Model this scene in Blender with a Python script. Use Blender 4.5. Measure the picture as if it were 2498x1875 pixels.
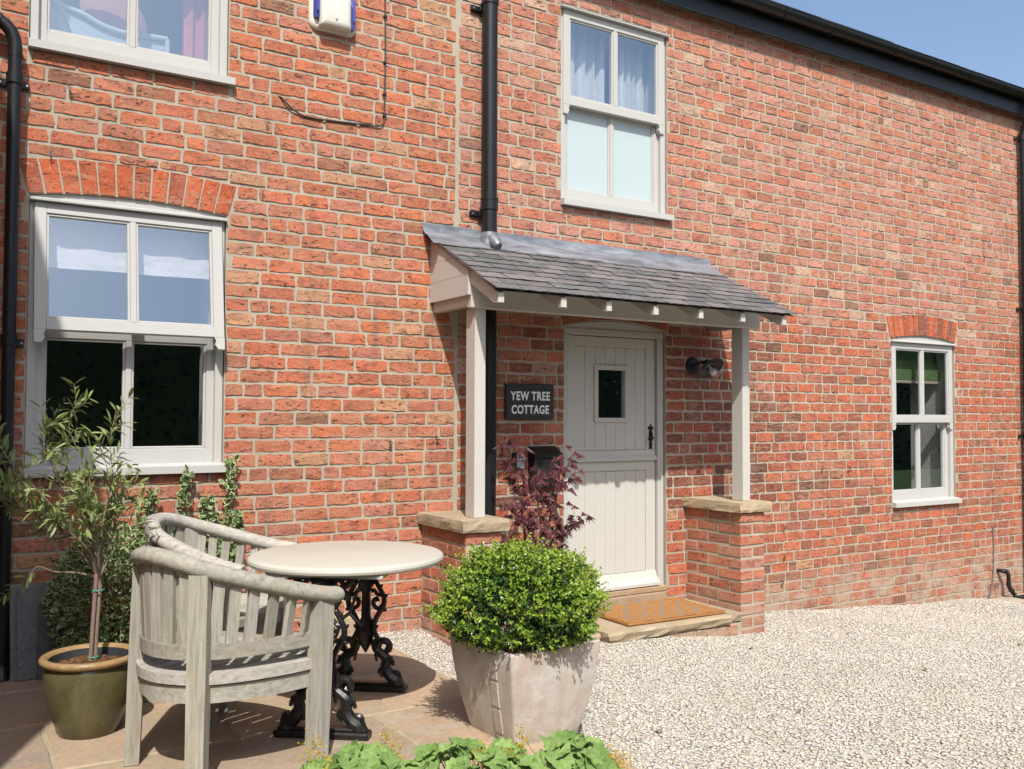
import bpy, math, random
import numpy as np
from mathutils import Vector, Matrix, Euler
random.seed(7); RNG=np.random.default_rng(7)
for o in list(bpy.data.objects): bpy.data.objects.remove(o)
SC=bpy.context.scene; COL=SC.collection
# ------------------------------------------------------------------ camera, sky, sun, exposure
F_PX,YAW,PITCH,ROLL=2255.5,math.radians(32.041),math.radians(1.978),math.radians(.19)
cam_d=bpy.data.cameras.new('camera'); cam=bpy.data.objects.new('camera',cam_d); COL.objects.link(cam)
cam_d.sensor_width=36; cam_d.lens=F_PX/2498*36; cam_d.clip_end=500; cam_d.clip_start=.05
_f=Vector((math.sin(YAW)*math.cos(PITCH),math.cos(YAW)*math.cos(PITCH),math.sin(PITCH)))
_r=Vector((math.cos(YAW),-math.sin(YAW),0)); _u=_r.cross(_f)
_r2=_r*math.cos(ROLL)+_u*math.sin(ROLL); _u2=-_r*math.sin(ROLL)+_u*math.cos(ROLL)
CAMLOC=Vector((0,-5.7788,0))
_m=Matrix((_r2,_u2,-_f)).transposed().to_4x4(); _m.translation=CAMLOC; cam.matrix_world=_m
SC.camera=cam
SC.render.resolution_x=1024; SC.render.resolution_y=769
SUN=Vector((.45,1,-1.31)).normalized()
world=bpy.data.worlds.new('World'); SC.world=world; world.use_nodes=True
wn=world.node_tree; wn.nodes.clear()
wo=wn.nodes.new('ShaderNodeOutputWorld'); wb=wn.nodes.new('ShaderNodeBackground'); ws=wn.nodes.new('ShaderNodeTexSky')
ws.sky_type='NISHITA'; ws.sun_disc=False; ws.sun_elevation=math.asin(-SUN.z); ws.sun_rotation=math.atan2(-SUN.x,-SUN.y)
ws.air_density=1.0; ws.dust_density=2.8; ws.ozone_density=1.8; ws.altitude=0
wb.inputs['Strength'].default_value=.155
wn.links.new(ws.outputs[0],wb.inputs[0]); wn.links.new(wb.outputs[0],wo.inputs[0])
sd=bpy.data.lights.new('sun','SUN'); sd.energy=4.6; sd.angle=math.radians(.53); sd.color=(1,.965,.905)
sun=bpy.data.objects.new('sun',sd); COL.objects.link(sun); sun.rotation_euler=SUN.to_track_quat('-Z','Y').to_euler(); sun.location=(-4,-12,12)
SC.view_settings.view_transform='Standard'; SC.view_settings.look='None'; SC.view_settings.gamma=1; SC.view_settings.use_curve_mapping=False
SC.view_settings.exposure=.38

# ------------------------------------------------------------------ helpers
def s2l(r,g,b):
    f=lambda c:(c/255/12.92 if c/255<=.04045 else ((c/255+.055)/1.055)**2.4)
    return (f(r),f(g),f(b))
class MB:
    def __init__(s): s.v=[]; s.f=[]; s.m=[]; s.c=[]
    def add(s,vs,fs,mi=0,col=None):
        o=len(s.v); s.v+= [tuple(p) for p in vs]
        for f in fs: s.f.append(tuple(i+o for i in f)); s.m.append(mi); s.c.append(col)
        return s
    def box(s,x0,x1,y0,y1,z0,z1,c=0,mi=0,col=None,jit=0):
        if c<=0:
            vs=[(x,y,z) for x in (x0,x1) for y in (y0,y1) for z in (z0,z1)]
            fs=[(0,1,3,2),(4,6,7,5),(0,4,5,1),(2,3,7,6),(0,2,6,4),(1,5,7,3)]
        else:
            X=(x0,x1);Y=(y0,y1);Z=(z0,z1); vs=[];idx={}
            for i in (0,1):
                for j in (0,1):
                    for k in (0,1):
                        sx,sy,sz=(1,-1)[i]*c,(1,-1)[j]*c,(1,-1)[k]*c
                        for a,p in enumerate(((X[i],Y[j]+sy,Z[k]+sz),(X[i]+sx,Y[j],Z[k]+sz),(X[i]+sx,Y[j]+sy,Z[k]))):
                            idx[i,j,k,a]=len(vs); vs.append(p)
            fs=[]
            for i in (0,1): fs.append([idx[i,j,k,0] for j,k in ((0,0),(0,1),(1,1),(1,0))][::1 if i==0 else -1])
            for j in (0,1): fs.append([idx[i,j,k,1] for i,k in ((0,0),(1,0),(1,1),(0,1))][::1 if j==0 else -1])
            for k in (0,1): fs.append([idx[i,j,k,2] for i,j in ((0,0),(0,1),(1,1),(1,0))][::1 if k==0 else -1])
            for i in (0,1):
                for j in (0,1): fs.append([idx[i,j,0,0],idx[i,j,0,1],idx[i,j,1,1],idx[i,j,1,0]][::1 if i==j else -1])
                for k in (0,1): fs.append([idx[i,0,k,2],idx[i,0,k,0],idx[i,1,k,0],idx[i,1,k,2]][::1 if i==k else -1])
            for j in (0,1):
                for k in (0,1): fs.append([idx[0,j,k,1],idx[0,j,k,2],idx[1,j,k,2],idx[1,j,k,1]][::1 if j==k else -1])
            for i in (0,1):
                for j in (0,1):
                    for k in (0,1): fs.append([idx[i,j,k,0],idx[i,j,k,1],idx[i,j,k,2]])
        if jit: vs=[tuple(q+random.uniform(-jit,jit) for q in p) for p in vs]
        return s.add(vs,fs,mi,col)
    def prism(s,poly,axis,a,b,mi=0):
        """poly of 2D points extruded along axis from a to b; axis x->(y,z), y->(x,z), z->(x,y)"""
        P={'x':lambda p,t:(t,p[0],p[1]),'y':lambda p,t:(p[0],t,p[1]),'z':lambda p,t:(p[0],p[1],t)}[axis]
        n=len(poly); vs=[P(p,a) for p in poly]+[P(p,b) for p in poly]
        fs=[tuple(range(n))[::-1],tuple(range(n,2*n))]+[(i,(i+1)%n,n+(i+1)%n,n+i) for i in range(n)]
        return s.add(vs,fs,mi)
    def sweep(s,path,prof,closed=False,cap=True,up=(0,0,1),scale=None,mi=0):
        path=[Vector(p) for p in path]; n=len(path); k=len(prof); up=Vector(up); vs=[]
        for i,p in enumerate(path):
            t=(path[(i+1)%n]-path[i-1]) if closed else (path[min(i+1,n-1)]-path[max(i-1,0)])
            t.normalize(); side=t.cross(up)
            if side.length<1e-4: side=Vector((1,0,0))
            side.normalize(); u=side.cross(t); sc=scale[i] if scale else 1
            vs+=[p+side*(a*sc)+u*(b*sc) for a,b in prof]
        fs=[]
        for i in range(n if closed else n-1):
            j=(i+1)%n
            fs+=[(i*k+q,i*k+(q+1)%k,j*k+(q+1)%k,j*k+q) for q in range(k)]
        if cap and not closed: fs+=[tuple(range(k))[::-1],tuple(range((n-1)*k,n*k))]
        return s.add(vs,fs,mi)
    def tube(s,path,r,n=10,cap=True,mi=0,flat=1):
        path=[Vector(p) for p in path]; m=len(path); R=r if hasattr(r,'__len__') else [r]*m; vs=[]; N=None
        for i,p in enumerate(path):
            t=(path[min(i+1,m-1)]-path[max(i-1,0)]).normalized()
            if N is None:
                N=t.orthogonal().normalized()
            else:
                N=(N-t*N.dot(t))
                N=N.normalized() if N.length>1e-5 else t.orthogonal().normalized()
            B=t.cross(N)
            vs+=[p+(N*math.cos(a)+B*(math.sin(a)*flat))*R[i] for a in (2*math.pi*q/n for q in range(n))]
        fs=[]
        for i in range(m-1): fs+=[(i*n+q,i*n+(q+1)%n,(i+1)*n+(q+1)%n,(i+1)*n+q) for q in range(n)]
        if cap: fs+=[tuple(range(n))[::-1],tuple(range((m-1)*n,m*n))]
        return s.add(vs,fs,mi)
    def lathe(s,prof,c=(0,0,0),n=32,mi=0,axis=None,wob=0):
        """prof (r,z) list, open"""
        k=len(prof); vs=[]
        for q in range(n):
            a=2*math.pi*q/n
            for r,z in prof: vs.append(Vector((r*math.cos(a),r*math.sin(a),z)))
        if axis is not None:
            M=Vector(axis).to_track_quat('Z','Y').to_matrix(); vs=[M@p for p in vs]
        vs=[p+Vector(c) for p in vs]
        fs=[]
        for q in range(n):
            w=(q+1)%n
            for i in range(k-1): fs.append((q*k+i,w*k+i,w*k+i+1,q*k+i+1))
        return s.add(vs,fs,mi)
    def xf(s,M):
        s.v=[tuple(M@Vector(p)) for p in s.v]; return s
WL={}
def mk_mesh(name,mb,mats,smooth=False,off=(0,0,0)):
    me=bpy.data.meshes.new(name)
    v=[(p[0]-off[0],p[1]-off[1],p[2]-off[2]) for p in mb.v]
    me.from_pydata(v,[],mb.f)
    for m in (mats if isinstance(mats,(list,tuple)) else [mats]): me.materials.append(m)
    if any(mb.m): me.polygons.foreach_set('material_index',mb.m)
    if any(c is not None for c in mb.c):
        at=me.attributes.new('bcol','FLOAT_COLOR','FACE')
        at.data.foreach_set('color',[q for c in mb.c for q in ((c if c is not None else (.5,.5,.5))+(1,))[:4]])
    if smooth: 
        me.polygons.foreach_set('use_smooth',[True]*len(me.polygons))
        me.set_sharp_from_angle(angle=math.radians(smooth if smooth is not True else 40))
    me.update(); return me
def off_of(parent): return WL.get(parent.name,(0,0,0)) if parent else (0,0,0)
def part(name,mb,mat,parent=None,smooth=False,kind=None,label=None):
    off=off_of(parent); me=mk_mesh(name,mb,mat,smooth,off)
    o=bpy.data.objects.new(name,me); COL.objects.link(o)
    if parent: o.parent=parent; WL[o.name]=off
    if kind: o['kind']=kind
    if label: o['label']=label
    return o
def empty_part(name,parent):
    o=bpy.data.objects.new(name,None); o.empty_display_size=.1; COL.objects.link(o); o.parent=parent; WL[o.name]=off_of(parent); return o
def thing(name,label,cat,loc=(0,0,0),rotz=0,group=None,local=False):
    o=bpy.data.objects.new(name,None); o.empty_display_size=.2; COL.objects.link(o); o.location=loc; o.rotation_euler=(0,0,rotz)
    o['label']=label; o['category']=cat
    if group: o['group']=group
    WL[o.name]=(0,0,0) if local else tuple(loc); return o
def solo(name,mb,mat,label,cat,smooth=False,group=None,base=None):
    """a thing that is one mesh, origin at its base"""
    a=np.array(mb.v); b=base or ((a[:,0].min()+a[:,0].max())/2,(a[:,1].min()+a[:,1].max())/2,a[:,2].min())
    me=mk_mesh(name,mb,mat,smooth,b); o=bpy.data.objects.new(name,me); COL.objects.link(o); o.location=b
    o['label']=label; o['category']=cat
    if group: o['group']=group
    return o
def struct(name,mb,mat,smooth=False,kind='structure'):
    me=mk_mesh(name,mb,mat,smooth); o=bpy.data.objects.new(name,me); COL.objects.link(o); o['kind']=kind; return o
def inst(name,me,parent,loc,rot=None,scale=(1,1,1),color=None,mat3=None):
    o=bpy.data.objects.new(name,me); COL.objects.link(o)
    off=off_of(parent); o.parent=parent
    L=Vector(loc)-Vector(off)
    if mat3 is not None:
        M=mat3.to_4x4(); M.translation=L; o.matrix_local=M
    else:
        o.location=L; o.scale=scale
        if rot: o.rotation_euler=rot
    if color is not None: o.color=(color[0],color[1],color[2],1)
    WL[o.name]=off
    return o
def smooth_path(P,n=6):
    P=[Vector(p) for p in P]; Q=[P[0]]+P+[P[-1]]; out=[]
    for i in range(1,len(Q)-2):
        for k in range(n):
            t=k/n; a,b,c,d=Q[i-1],Q[i],Q[i+1],Q[i+2]
            out.append(.5*((2*b)+(c-a)*t+(2*a-5*b+4*c-d)*t*t+(3*b-a-3*c+d)*t**3))
    return out+[P[-1]]
# ------------------------------------------------------------------ materials
ALB=.80
class NT:
    def __init__(s,name):
        s.m=bpy.data.materials.new(name); s.m.use_nodes=True; s.t=s.m.node_tree; s.t.nodes.clear()
        s.out=s.n('ShaderNodeOutputMaterial'); s._p=None
    def n(s,t,**kw):
        x=s.t.nodes.new(t)
        for k,v in kw.items(): setattr(x,k,v)
        return x
    def link(s,a,b): s.t.links.new(a,b)
    def setin(s,node,key,val):
        if hasattr(val,'default_value') or hasattr(val,'is_linked'): s.link(val,node.inputs[key])
        else: node.inputs[key].default_value=val
    def pos(s):
        if not s._p: s._p=s.n('ShaderNodeNewGeometry')
        return s._p.outputs['Position']
    def geo(s,k): s.pos(); return s._p.outputs[k]
    def obj(s): return s.n('ShaderNodeTexCoord').outputs['Object']
    def mapv(s,v,scale=(1,1,1),loc=(0,0,0),rot=(0,0,0)):
        x=s.n('ShaderNodeMapping'); s.link(v,x.inputs[0]); x.inputs['Scale'].default_value=scale; x.inputs['Location'].default_value=loc; x.inputs['Rotation'].default_value=rot; return x.outputs[0]
    def noise(s,v,scale,detail=4,rough=.55,dist=0,col=False):
        x=s.n('ShaderNodeTexNoise'); s.link(v,x.inputs['Vector']); x.inputs['Scale'].default_value=scale; x.inputs['Detail'].default_value=detail; x.inputs['Roughness'].default_value=rough; x.inputs['Distortion'].default_value=dist
        return x.outputs[1 if col else 0]
    def voro(s,v,scale,feat='F1',out='Distance'):
        x=s.n('ShaderNodeTexVoronoi',feature=feat); s.link(v,x.inputs['Vector']); x.inputs['Scale'].default_value=scale; return x.outputs[out]
    def ramp(s,v,a,b,lo=0,hi=1,smooth=True):
        x=s.n('ShaderNodeMapRange',interpolation_type='SMOOTHSTEP' if smooth else 'LINEAR'); s.link(v,x.inputs[0]); 
        for i,q in enumerate((a,b,lo,hi)): x.inputs[i+1].default_value=q
        return x.outputs[0]
    def mix(s,f,a,b,mode='MIX'):
        x=s.n('ShaderNodeMix',data_type='RGBA',blend_type=mode)
        for k,v in ((0,f),(6,a),(7,b)):
            if isinstance(v,(tuple,list)): x.inputs[k].default_value=tuple(v)+((1,) if len(v)==3 else ())
            elif isinstance(v,(int,float)): x.inputs[k].default_value=v
            else: s.link(v,x.inputs[k])
        return x.outputs[2]
    def math(s,op,a,b=0,clamp=False):
        x=s.n('ShaderNodeMath',operation=op,use_clamp=clamp)
        for k,v in ((0,a),(1,b)):
            if isinstance(v,(int,float)): x.inputs[k].default_value=v
            else: s.link(v,x.inputs[k])
        return x.outputs[0]
    def sep(s,v):
        x=s.n('ShaderNodeSeparateXYZ'); s.link(v,x.inputs[0]); return x.outputs
    def bump(s,h,strength=.4,dist=.005,nrm=None):
        x=s.n('ShaderNodeBump'); s.link(h,x.inputs['Height']); x.inputs['Strength'].default_value=strength; x.inputs['Distance'].default_value=dist
        if nrm: s.link(nrm,x.inputs['Normal'])
        return x.outputs[0]
    def colramp(s,v,stops,const=False):
        x=s.n('ShaderNodeValToRGB'); s.link(v,x.inputs[0]); e=x.color_ramp.elements
        if const: x.color_ramp.interpolation='CONSTANT'
        e[0].position,e[0].color=stops[0][0],tuple(stops[0][1])+(1,); e[1].position,e[1].color=stops[-1][0],tuple(stops[-1][1])+(1,)
        for p,c in stops[1:-1]:
            q=e.new(p); q.color=tuple(c)+(1,)
        return x.outputs[0]
    def done(s,col,rough=.7,bump=None,spec=.5,metal=0,coat=0,trans=None,sheen=None):
        b=s.n('ShaderNodeBsdfPrincipled'); s.b=b
        if not trans: col=tuple(q*ALB for q in col[:3]) if isinstance(col,(tuple,list)) else s.mix(1.0,col,(ALB,)*3,'MULTIPLY')
        if isinstance(col,(tuple,list)): b.inputs['Base Color'].default_value=tuple(col)+(1,)
        else: s.link(col,b.inputs['Base Color'])
        s.setin(b,'Roughness',rough); b.inputs['Specular IOR Level'].default_value=spec; b.inputs['Metallic'].default_value=metal
        if coat: b.inputs['Coat Weight'].default_value=coat; b.inputs['Coat Roughness'].default_value=.08
        if bump is not None: s.link(bump,b.inputs['Normal'])
        o=b.outputs[0]
        if trans:
            t=s.n('ShaderNodeBsdfTranslucent'); 
            if isinstance(col,(tuple,list)): t.inputs[0].default_value=tuple(col)+(1,)
            else: s.link(col,t.inputs[0])
            mx=s.n('ShaderNodeMixShader'); mx.inputs[0].default_value=trans; s.link(o,mx.inputs[1]); s.link(t.outputs[0],mx.inputs[2]); o=mx.outputs[0]
        s.link(o,s.out.inputs[0]); return s.m
def m_brick(name,src):
    t=NT(name); P=t.pos()
    c=t.n('ShaderNodeObjectInfo').outputs['Color'] if src=='obj' else t.n('ShaderNodeAttribute',attribute_name='bcol').outputs['Color']
    n1=t.noise(P,75,5,.68); n2=t.noise(t.mapv(P,(8,8,13)),1,5,.65,.5); n3=t.noise(t.mapv(P,(20,20,62)),1,5,.62,1.4); n4=t.noise(P,42,5,.65)
    c=t.mix(1.0,c,t.colramp(n1,[(.2,(.60,.58,.56)),(.5,(1,1,1)),(.8,(1.30,1.28,1.26))]),'MULTIPLY')
    c=t.mix(t.ramp(t.noise(t.mapv(P,(6,6,34)),1,5,.6,.9),.50,.66,0,.62),c,(.47,.27,.165))
    c=t.mix(t.ramp(n2,.50,.68,0,.58),c,(.19,.085,.06))
    c=t.mix(t.ramp(n4,.58,.74,0,.55),c,(.60,.45,.34))
    c=t.mix(t.ramp(t.noise(P,2.1,3,.6),.5,.75,0,.25),c,(.52,.34,.25))
    c=t.mix(t.ramp(t.noise(t.mapv(P,(9,9,.7)),1,4,.6),.56,.70,0,.35),c,(.20,.12,.085))
    c=t.mix(t.ramp(n3,.58,.62,0,.9),c,(.06,.035,.03))
    c=t.mix(t.ramp(t.noise(P,105,2,.5),.70,.75,0,.7),c,(.68,.60,.52))
    z=t.sep(P)[2]; base=t.math('MULTIPLY',t.ramp(z,-1.30,-1.66,0,1),t.ramp(t.noise(P,3.2,5,.7),.38,.62,.05,.95))
    c=t.mix(base,c,(.45,.36,.27))
    h=t.math('ADD',n1,t.math('MULTIPLY',t.ramp(n3,.58,.66),-1.6))
    h=t.math('ADD',h,t.math('MULTIPLY',n4,1.2))
    return t.done(c,.88,t.bump(h,.38,.005),spec=.22)
M={}
M['brick']=m_brick('brick_fired_clay','obj'); M['brick_mass']=m_brick('brick_fired_clay_mass','attr')
def m_mortar():
    t=NT('lime_mortar'); P=t.pos(); n=t.noise(P,55,6,.7); n2=t.noise(P,3,4,.6)
    c=t.mix(t.ramp(n2,.35,.7),(.46,.40,.31),(.38,.325,.25)); c=t.mix(t.ramp(n,.3,.75,0,.5),c,(.54,.48,.38))
    c=t.mix(t.ramp(t.noise(P,190,2),.66,.75,0,.5),c,(.15,.12,.1))
    c=t.mix(t.ramp(t.noise(t.mapv(P,(9,9,.7)),1,4,.6),.56,.70,0,.45),c,(.24,.20,.155))
    return t.done(c,.95,t.bump(n,.6,.006),spec=.15)
M['mortar']=m_mortar()
def m_paint(name,col,rough=.42,dirt=.12,grain=True):
    t=NT(name); P=t.pos(); n=t.noise(t.mapv(P,(30,30,4)),1,4,.6); n2=t.noise(P,2.5,5,.65)
    c=t.mix(t.ramp(n2,.4,.8,0,dirt),col,tuple(q*.72 for q in (col[0],col[1]*.97,col[2]*.9)))
    c=t.mix(t.ramp(t.noise(P,60,4,.7),.62,.8,0,dirt*1.5),c,tuple(q*.6 for q in col))
    return t.done(c,rough,t.bump(n,.12,.002),spec=.4)
M['frame']=m_paint('stone_grey_paint',(.53,.52,.49))
M['porch_paint']=m_paint('porch_cream_grey_paint',(.585,.56,.51))
M['door_paint']=m_paint('door_cream_paint',(.585,.568,.51))
M['black_plastic']=m_paint('black_plastic',(.012,.013,.014),.38,.3)
M['black_iron']=m_paint('black_wrought_iron',(.012,.012,.012),.45,.2)
M['screw']=NT('galvanised_screw').done((.55,.55,.55),.35,metal=1)
def m_glass(name,tint=(.9,.95,1),refl=.30,trans=(.78,.82,.82)):
    t=NT(name); g=t.n('ShaderNodeBsdfGlossy'); g.inputs['Roughness'].default_value=.0; g.inputs[0].default_value=tint+(1,)
    tr=t.n('ShaderNodeBsdfTransparent'); tr.inputs[0].default_value=trans+(1,)
    fr=t.n('ShaderNodeLayerWeight'); fr.inputs[0].default_value=.5
    f=t.math('ADD',t.math('MULTIPLY',t.math('POWER',fr.outputs['Facing'],3.0),.8),refl,True)
    mx=t.n('ShaderNodeMixShader'); t.link(f,mx.inputs[0]); t.link(tr.outputs[0],mx.inputs[1]); t.link(g.outputs[0],mx.inputs[2]); t.link(mx.outputs[0],t.out.inputs[0]); return t.m
M['glass']=m_glass('window_glass',(.82,.94,1),.33,(.97,.98,.98)); M['clear_glass']=m_glass('lamp_glass',(1,1,1),.10,(.95,.95,.95))
def m_frost():
    t=NT('frosted_glass'); return t.done((.50,.585,.59),.35,spec=.6)
M['frost']=m_frost()
def m_clear():
    t=NT('glass_inner_face'); q=t.n('ShaderNodeBsdfTransparent'); q.inputs[0].default_value=(.985,.99,.99,1); t.link(q.outputs[0],t.out.inputs[0]); return t.m
M['glass_in']=m_clear()
def pane_box(*b):
    m=MB(); m.box(*b); m.m=[0 if i==2 else 1 for i in range(6)]; return m
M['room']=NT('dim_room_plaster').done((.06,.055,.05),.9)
M['reveal']=NT('white_plaster').done((.7,.68,.64),.8)
def m_cloth(name,col,scale=14):
    t=NT(name); P=t.pos(); n=t.noise(P,scale,4,.6,.6); w=t.noise(P,220,2)
    c=t.mix(t.ramp(w,.3,.7,0,.3),col,tuple(q*.8 for q in col))
    return t.done(c,.85,t.bump(n,.5,.02),spec=.2,trans=.25)
M['blind']=m_cloth('white_linen_blind',(.86,.82,.83)); M['curtain']=m_cloth('white_voile',(.75,.77,.78)); M['green_blind']=m_cloth('green_roman_blind',(.17,.27,.11)); M['pink']=m_cloth('pink_curtain',(.62,.20,.20)); M['cushion']=m_cloth('pink_patterned_cushion',(.45,.20,.20)); M['trim']=m_cloth('flowered_trim',(.6,.5,.42)); M['wicker']=m_cloth('pale_blue_wicker',(.50,.60,.66),60)
def m_slate(name,src='obj'):
    t=NT(name); P=t.pos(); c=t.n('ShaderNodeObjectInfo').outputs['Color']
    n=t.noise(P,26,5,.65); c=t.mix(1,c,t.colramp(n,[(.25,(.72,.72,.74)),(.75,(1.3,1.28,1.25))]),'MULTIPLY')
    c=t.mix(t.ramp(t.voro(P,13),.10,.05,0,.55),c,(.42,.41,.38)); c=t.mix(t.ramp(t.noise(P,3.3,4,.7),.60,.74,0,.5),c,(.34,.33,.30))
    return t.done(c,.62,t.bump(n,.35,.004),spec=.4)
M['slate']=m_slate('welsh_slate')
def m_lead():
    t=NT('lead_sheet'); P=t.pos(); n=t.noise(t.mapv(P,(3,9,16)),1,6,.7,.5); n2=t.noise(P,40,4,.6)
    c=t.colramp(n,[(.25,(.08,.088,.10)),(.45,(.19,.205,.23)),(.62,(.32,.34,.37)),(.8,(.60,.61,.62))])
    return t.done(c,.48,t.bump(n2,.25,.004),spec=.5,metal=.3)
M['lead']=m_lead()
def m_stone(name,a,b,cc,scale=5,bs=.5,rough=.85):
    t=NT(name); P=t.pos(); oi=t.n('ShaderNodeObjectInfo'); rv=t.n('ShaderNodeVectorMath',operation='SCALE'); t.link(P,rv.inputs[0]); rv.inputs['Scale'].default_value=1
    ad=t.n('ShaderNodeVectorMath',operation='ADD'); t.link(rv.outputs[0],ad.inputs[0]); cx=t.n('ShaderNodeCombineXYZ'); t.link(t.math('MULTIPLY',oi.outputs['Random'],40),cx.inputs[0]); t.link(cx.outputs[0],ad.inputs[1]); V=ad.outputs[0]
    n=t.noise(V,scale,6,.65,.7); n2=t.noise(V,42,5,.65); n3=t.noise(t.mapv(V,(1.4,6,1)),1.6,4,.6,1.2)
    c=t.mix(t.ramp(n,.35,.68),a,b); c=t.mix(t.ramp(n3,.48,.72,0,.75),c,cc); c=t.mix(1,c,t.colramp(n2,[(.25,(.80,.80,.80)),(.75,(1.18,1.17,1.15))]),'MULTIPLY')
    c=t.mix(1,c,t.colramp(oi.outputs['Random'],[(0,(.86,.86,.88)),(1,(1.12,1.08,1.02))]),'MULTIPLY')
    c=t.mix(t.ramp(t.noise(V,1.3,5,.75),.6,.72,0,.45),c,(.52,.48,.41))
    return t.done(c,rough,t.bump(t.math('ADD',n2,t.math('MULTIPLY',n,1.5)),bs,.006),spec=.3)
M['flag']=m_stone('indian_sandstone',(.42,.325,.23),(.35,.285,.215),(.45,.30,.195),2.6,.35)
M['capstone']=m_stone('yorkstone',(.44,.355,.24),(.37,.305,.215),(.48,.39,.26),4)
def m_joint():
    t=NT('patio_jointing'); P=t.pos(); n=t.noise(P,40,5,.7)
    c=t.mix(t.ramp(n,.35,.7),(.36,.30,.20),(.46,.39,.29)); c=t.mix(t.ramp(t.noise(P,5,4,.7),.5,.7,0,.5),c,(.22,.22,.11))
    return t.done(c,.95,t.bump(n,.6,.006),spec=.1)
M['joint']=m_joint()
def m_gravel():
    t=NT('limestone_chippings'); r=t.geo('Random Per Island'); P=t.pos()
    c=t.colramp(r,[(0,(.42,.41,.385)),(.12,(.52,.50,.46)),(.3,(.60,.56,.49)),(.55,(.66,.62,.545)),(.8,(.71,.67,.595)),(.93,(.62,.49,.35)),(1,(.45,.44,.41))])
    c=t.mix(t.ramp(t.noise(P,130,3),.45,.75,0,.35),c,(.45,.42,.37))
    patch=t.ramp(t.noise(P,.9,4,.6),.54,.74,0,.45); c=t.mix(patch,c,(.47,.40,.31)); c=t.mix(1,c,(.97,.955,.93),'MULTIPLY')
    return t.done(c,.85,t.bump(t.noise(P,160,3),.3,.003),spec=.25)
M['gravel']=m_gravel()
def m_gbed():
    t=NT('gravel_bed'); P=t.pos(); v=t.voro(P,70,out='Color'); n=t.noise(P,90,4,.7)
    c=t.mix(.5,(.54,.50,.43),v,'SOFT_LIGHT'); c=t.mix(t.ramp(n,.35,.65,0,.6),c,(.43,.39,.33))
    return t.done(c,.95,t.bump(n,.4,.004),spec=.1)
M['gbed']=m_gbed()
def m_ground():
    t=NT('lawn_ground'); P=t.pos(); n=t.noise(P,3,6,.7); return t.done(t.mix(n,(.03,.05,.012),(.06,.075,.025)),.95,t.bump(n,.5,.03),spec=.1)
M['ground']=m_ground()
def m_teak(name,st):
    t=NT(name); O=t.obj(); P=t.pos(); g=t.noise(t.mapv(O,st),1,6,.7,.4); n=t.noise(P,9,4,.6); al=t.noise(P,5.5,4,.65)
    c=t.colramp(g,[(.25,(.20,.185,.16)),(.45,(.345,.325,.285)),(.6,(.42,.40,.355)),(.8,(.51,.49,.445))])
    c=t.mix(t.ramp(n,.55,.75,0,.45),c,(.40,.29,.20)); c=t.mix(t.ramp(al,.52,.68,0,.42),c,(.31,.32,.20)); c=t.mix(t.ramp(t.noise(P,2.2,3),.55,.7,0,.35),c,(.52,.50,.45))
    c=t.mix(t.ramp(t.noise(P,60,3,.7),.66,.74,0,.5),c,(.65,.64,.58))
    c=t.mix(1,c,t.colramp(t.n('ShaderNodeObjectInfo').outputs['Random'],[(0,(.84,.82,.78)),(.35,(.98,.99,.92)),(.7,(1.06,1.05,1.04)),(1,(1.20,1.19,1.18))]),'MULTIPLY')
    return t.done(c,.85,t.bump(g,.5,.004),spec=.2)
M['teak_v']=m_teak('weathered_teak_upright',(75,75,5)); M['teak_h']=m_teak('weathered_teak',(16,60,60)); M['teak_r']=m_teak('weathered_teak_rail',(34,40,40))
M['tabletop']=m_paint('table_cream_paint',(.545,.525,.45),.40,.34)
def m_castiron():
    t=NT('cast_iron_black'); P=t.pos(); n=t.noise(P,40,4,.6); c=t.mix(t.ramp(n,.5,.75,0,.6),(.010,.010,.010),(.035,.024,.016))
    return t.done(c,.36,t.bump(n,.35,.003),spec=.5)
M['castiron']=m_castiron()
def m_terra():
    t=NT('limewashed_terracotta'); P=t.pos(); n=t.noise(P,5,6,.7,.6); n2=t.noise(P,45,4,.6); n3=t.noise(t.mapv(P,(9,9,2.2)),1,5,.65,.6); z=t.sep(P)[2]
    up=t.ramp(z,-1.16,-.99); f=t.math('ADD',t.ramp(n3,.40,.66),t.math('MULTIPLY',up,.75)); f=t.math('MULTIPLY',f,.36,True)
    c=t.mix(t.ramp(n,.35,.65),(.60,.56,.50),(.53,.475,.40)); c=t.mix(f,c,(.50,.30,.21)); c=t.mix(t.ramp(t.noise(P,7,5,.7),.48,.66,0,.8),c,(.66,.62,.57))
    c=t.mix(t.math('MULTIPLY',t.ramp(z,-1.3,-1.47),t.ramp(n,.35,.6)),c,(.36,.31,.22))
    return t.done(c,.85,t.bump(t.math('ADD',n2,n),.35,.005),spec=.25)
M['terra']=m_terra()
def m_glaze():
    t=NT('olive_green_glaze'); P=t.pos(); n=t.noise(P,6,5,.6); sp=t.noise(P,120,2); n3=t.noise(t.mapv(P,(14,14,3)),1,4,.6)
    c=t.mix(t.ramp(n,.35,.7),(.12,.105,.045),(.075,.07,.035)); c=t.mix(t.ramp(n3,.5,.75,0,.5),c,(.17,.145,.075)); c=t.mix(t.ramp(sp,.66,.74,0,.7),c,(.30,.27,.14))
    return t.done(c,.22,t.bump(sp,.10,.002),spec=.5)
M['glaze']=m_glaze()
M['rim']=m_stone('pot_rim_glaze',(.36,.24,.11),(.30,.20,.10),(.42,.31,.16),7,.15,.35)
def m_soil():
    t=NT('bark_mulch'); P=t.pos(); n=t.noise(P,60,5,.7); return t.done(t.colramp(n,[(.3,(.03,.018,.01)),(.5,(.16,.08,.04)),(.7,(.32,.19,.10))]),.95,t.bump(n,1,.02),spec=.1)
M['soil']=m_soil()
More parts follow.
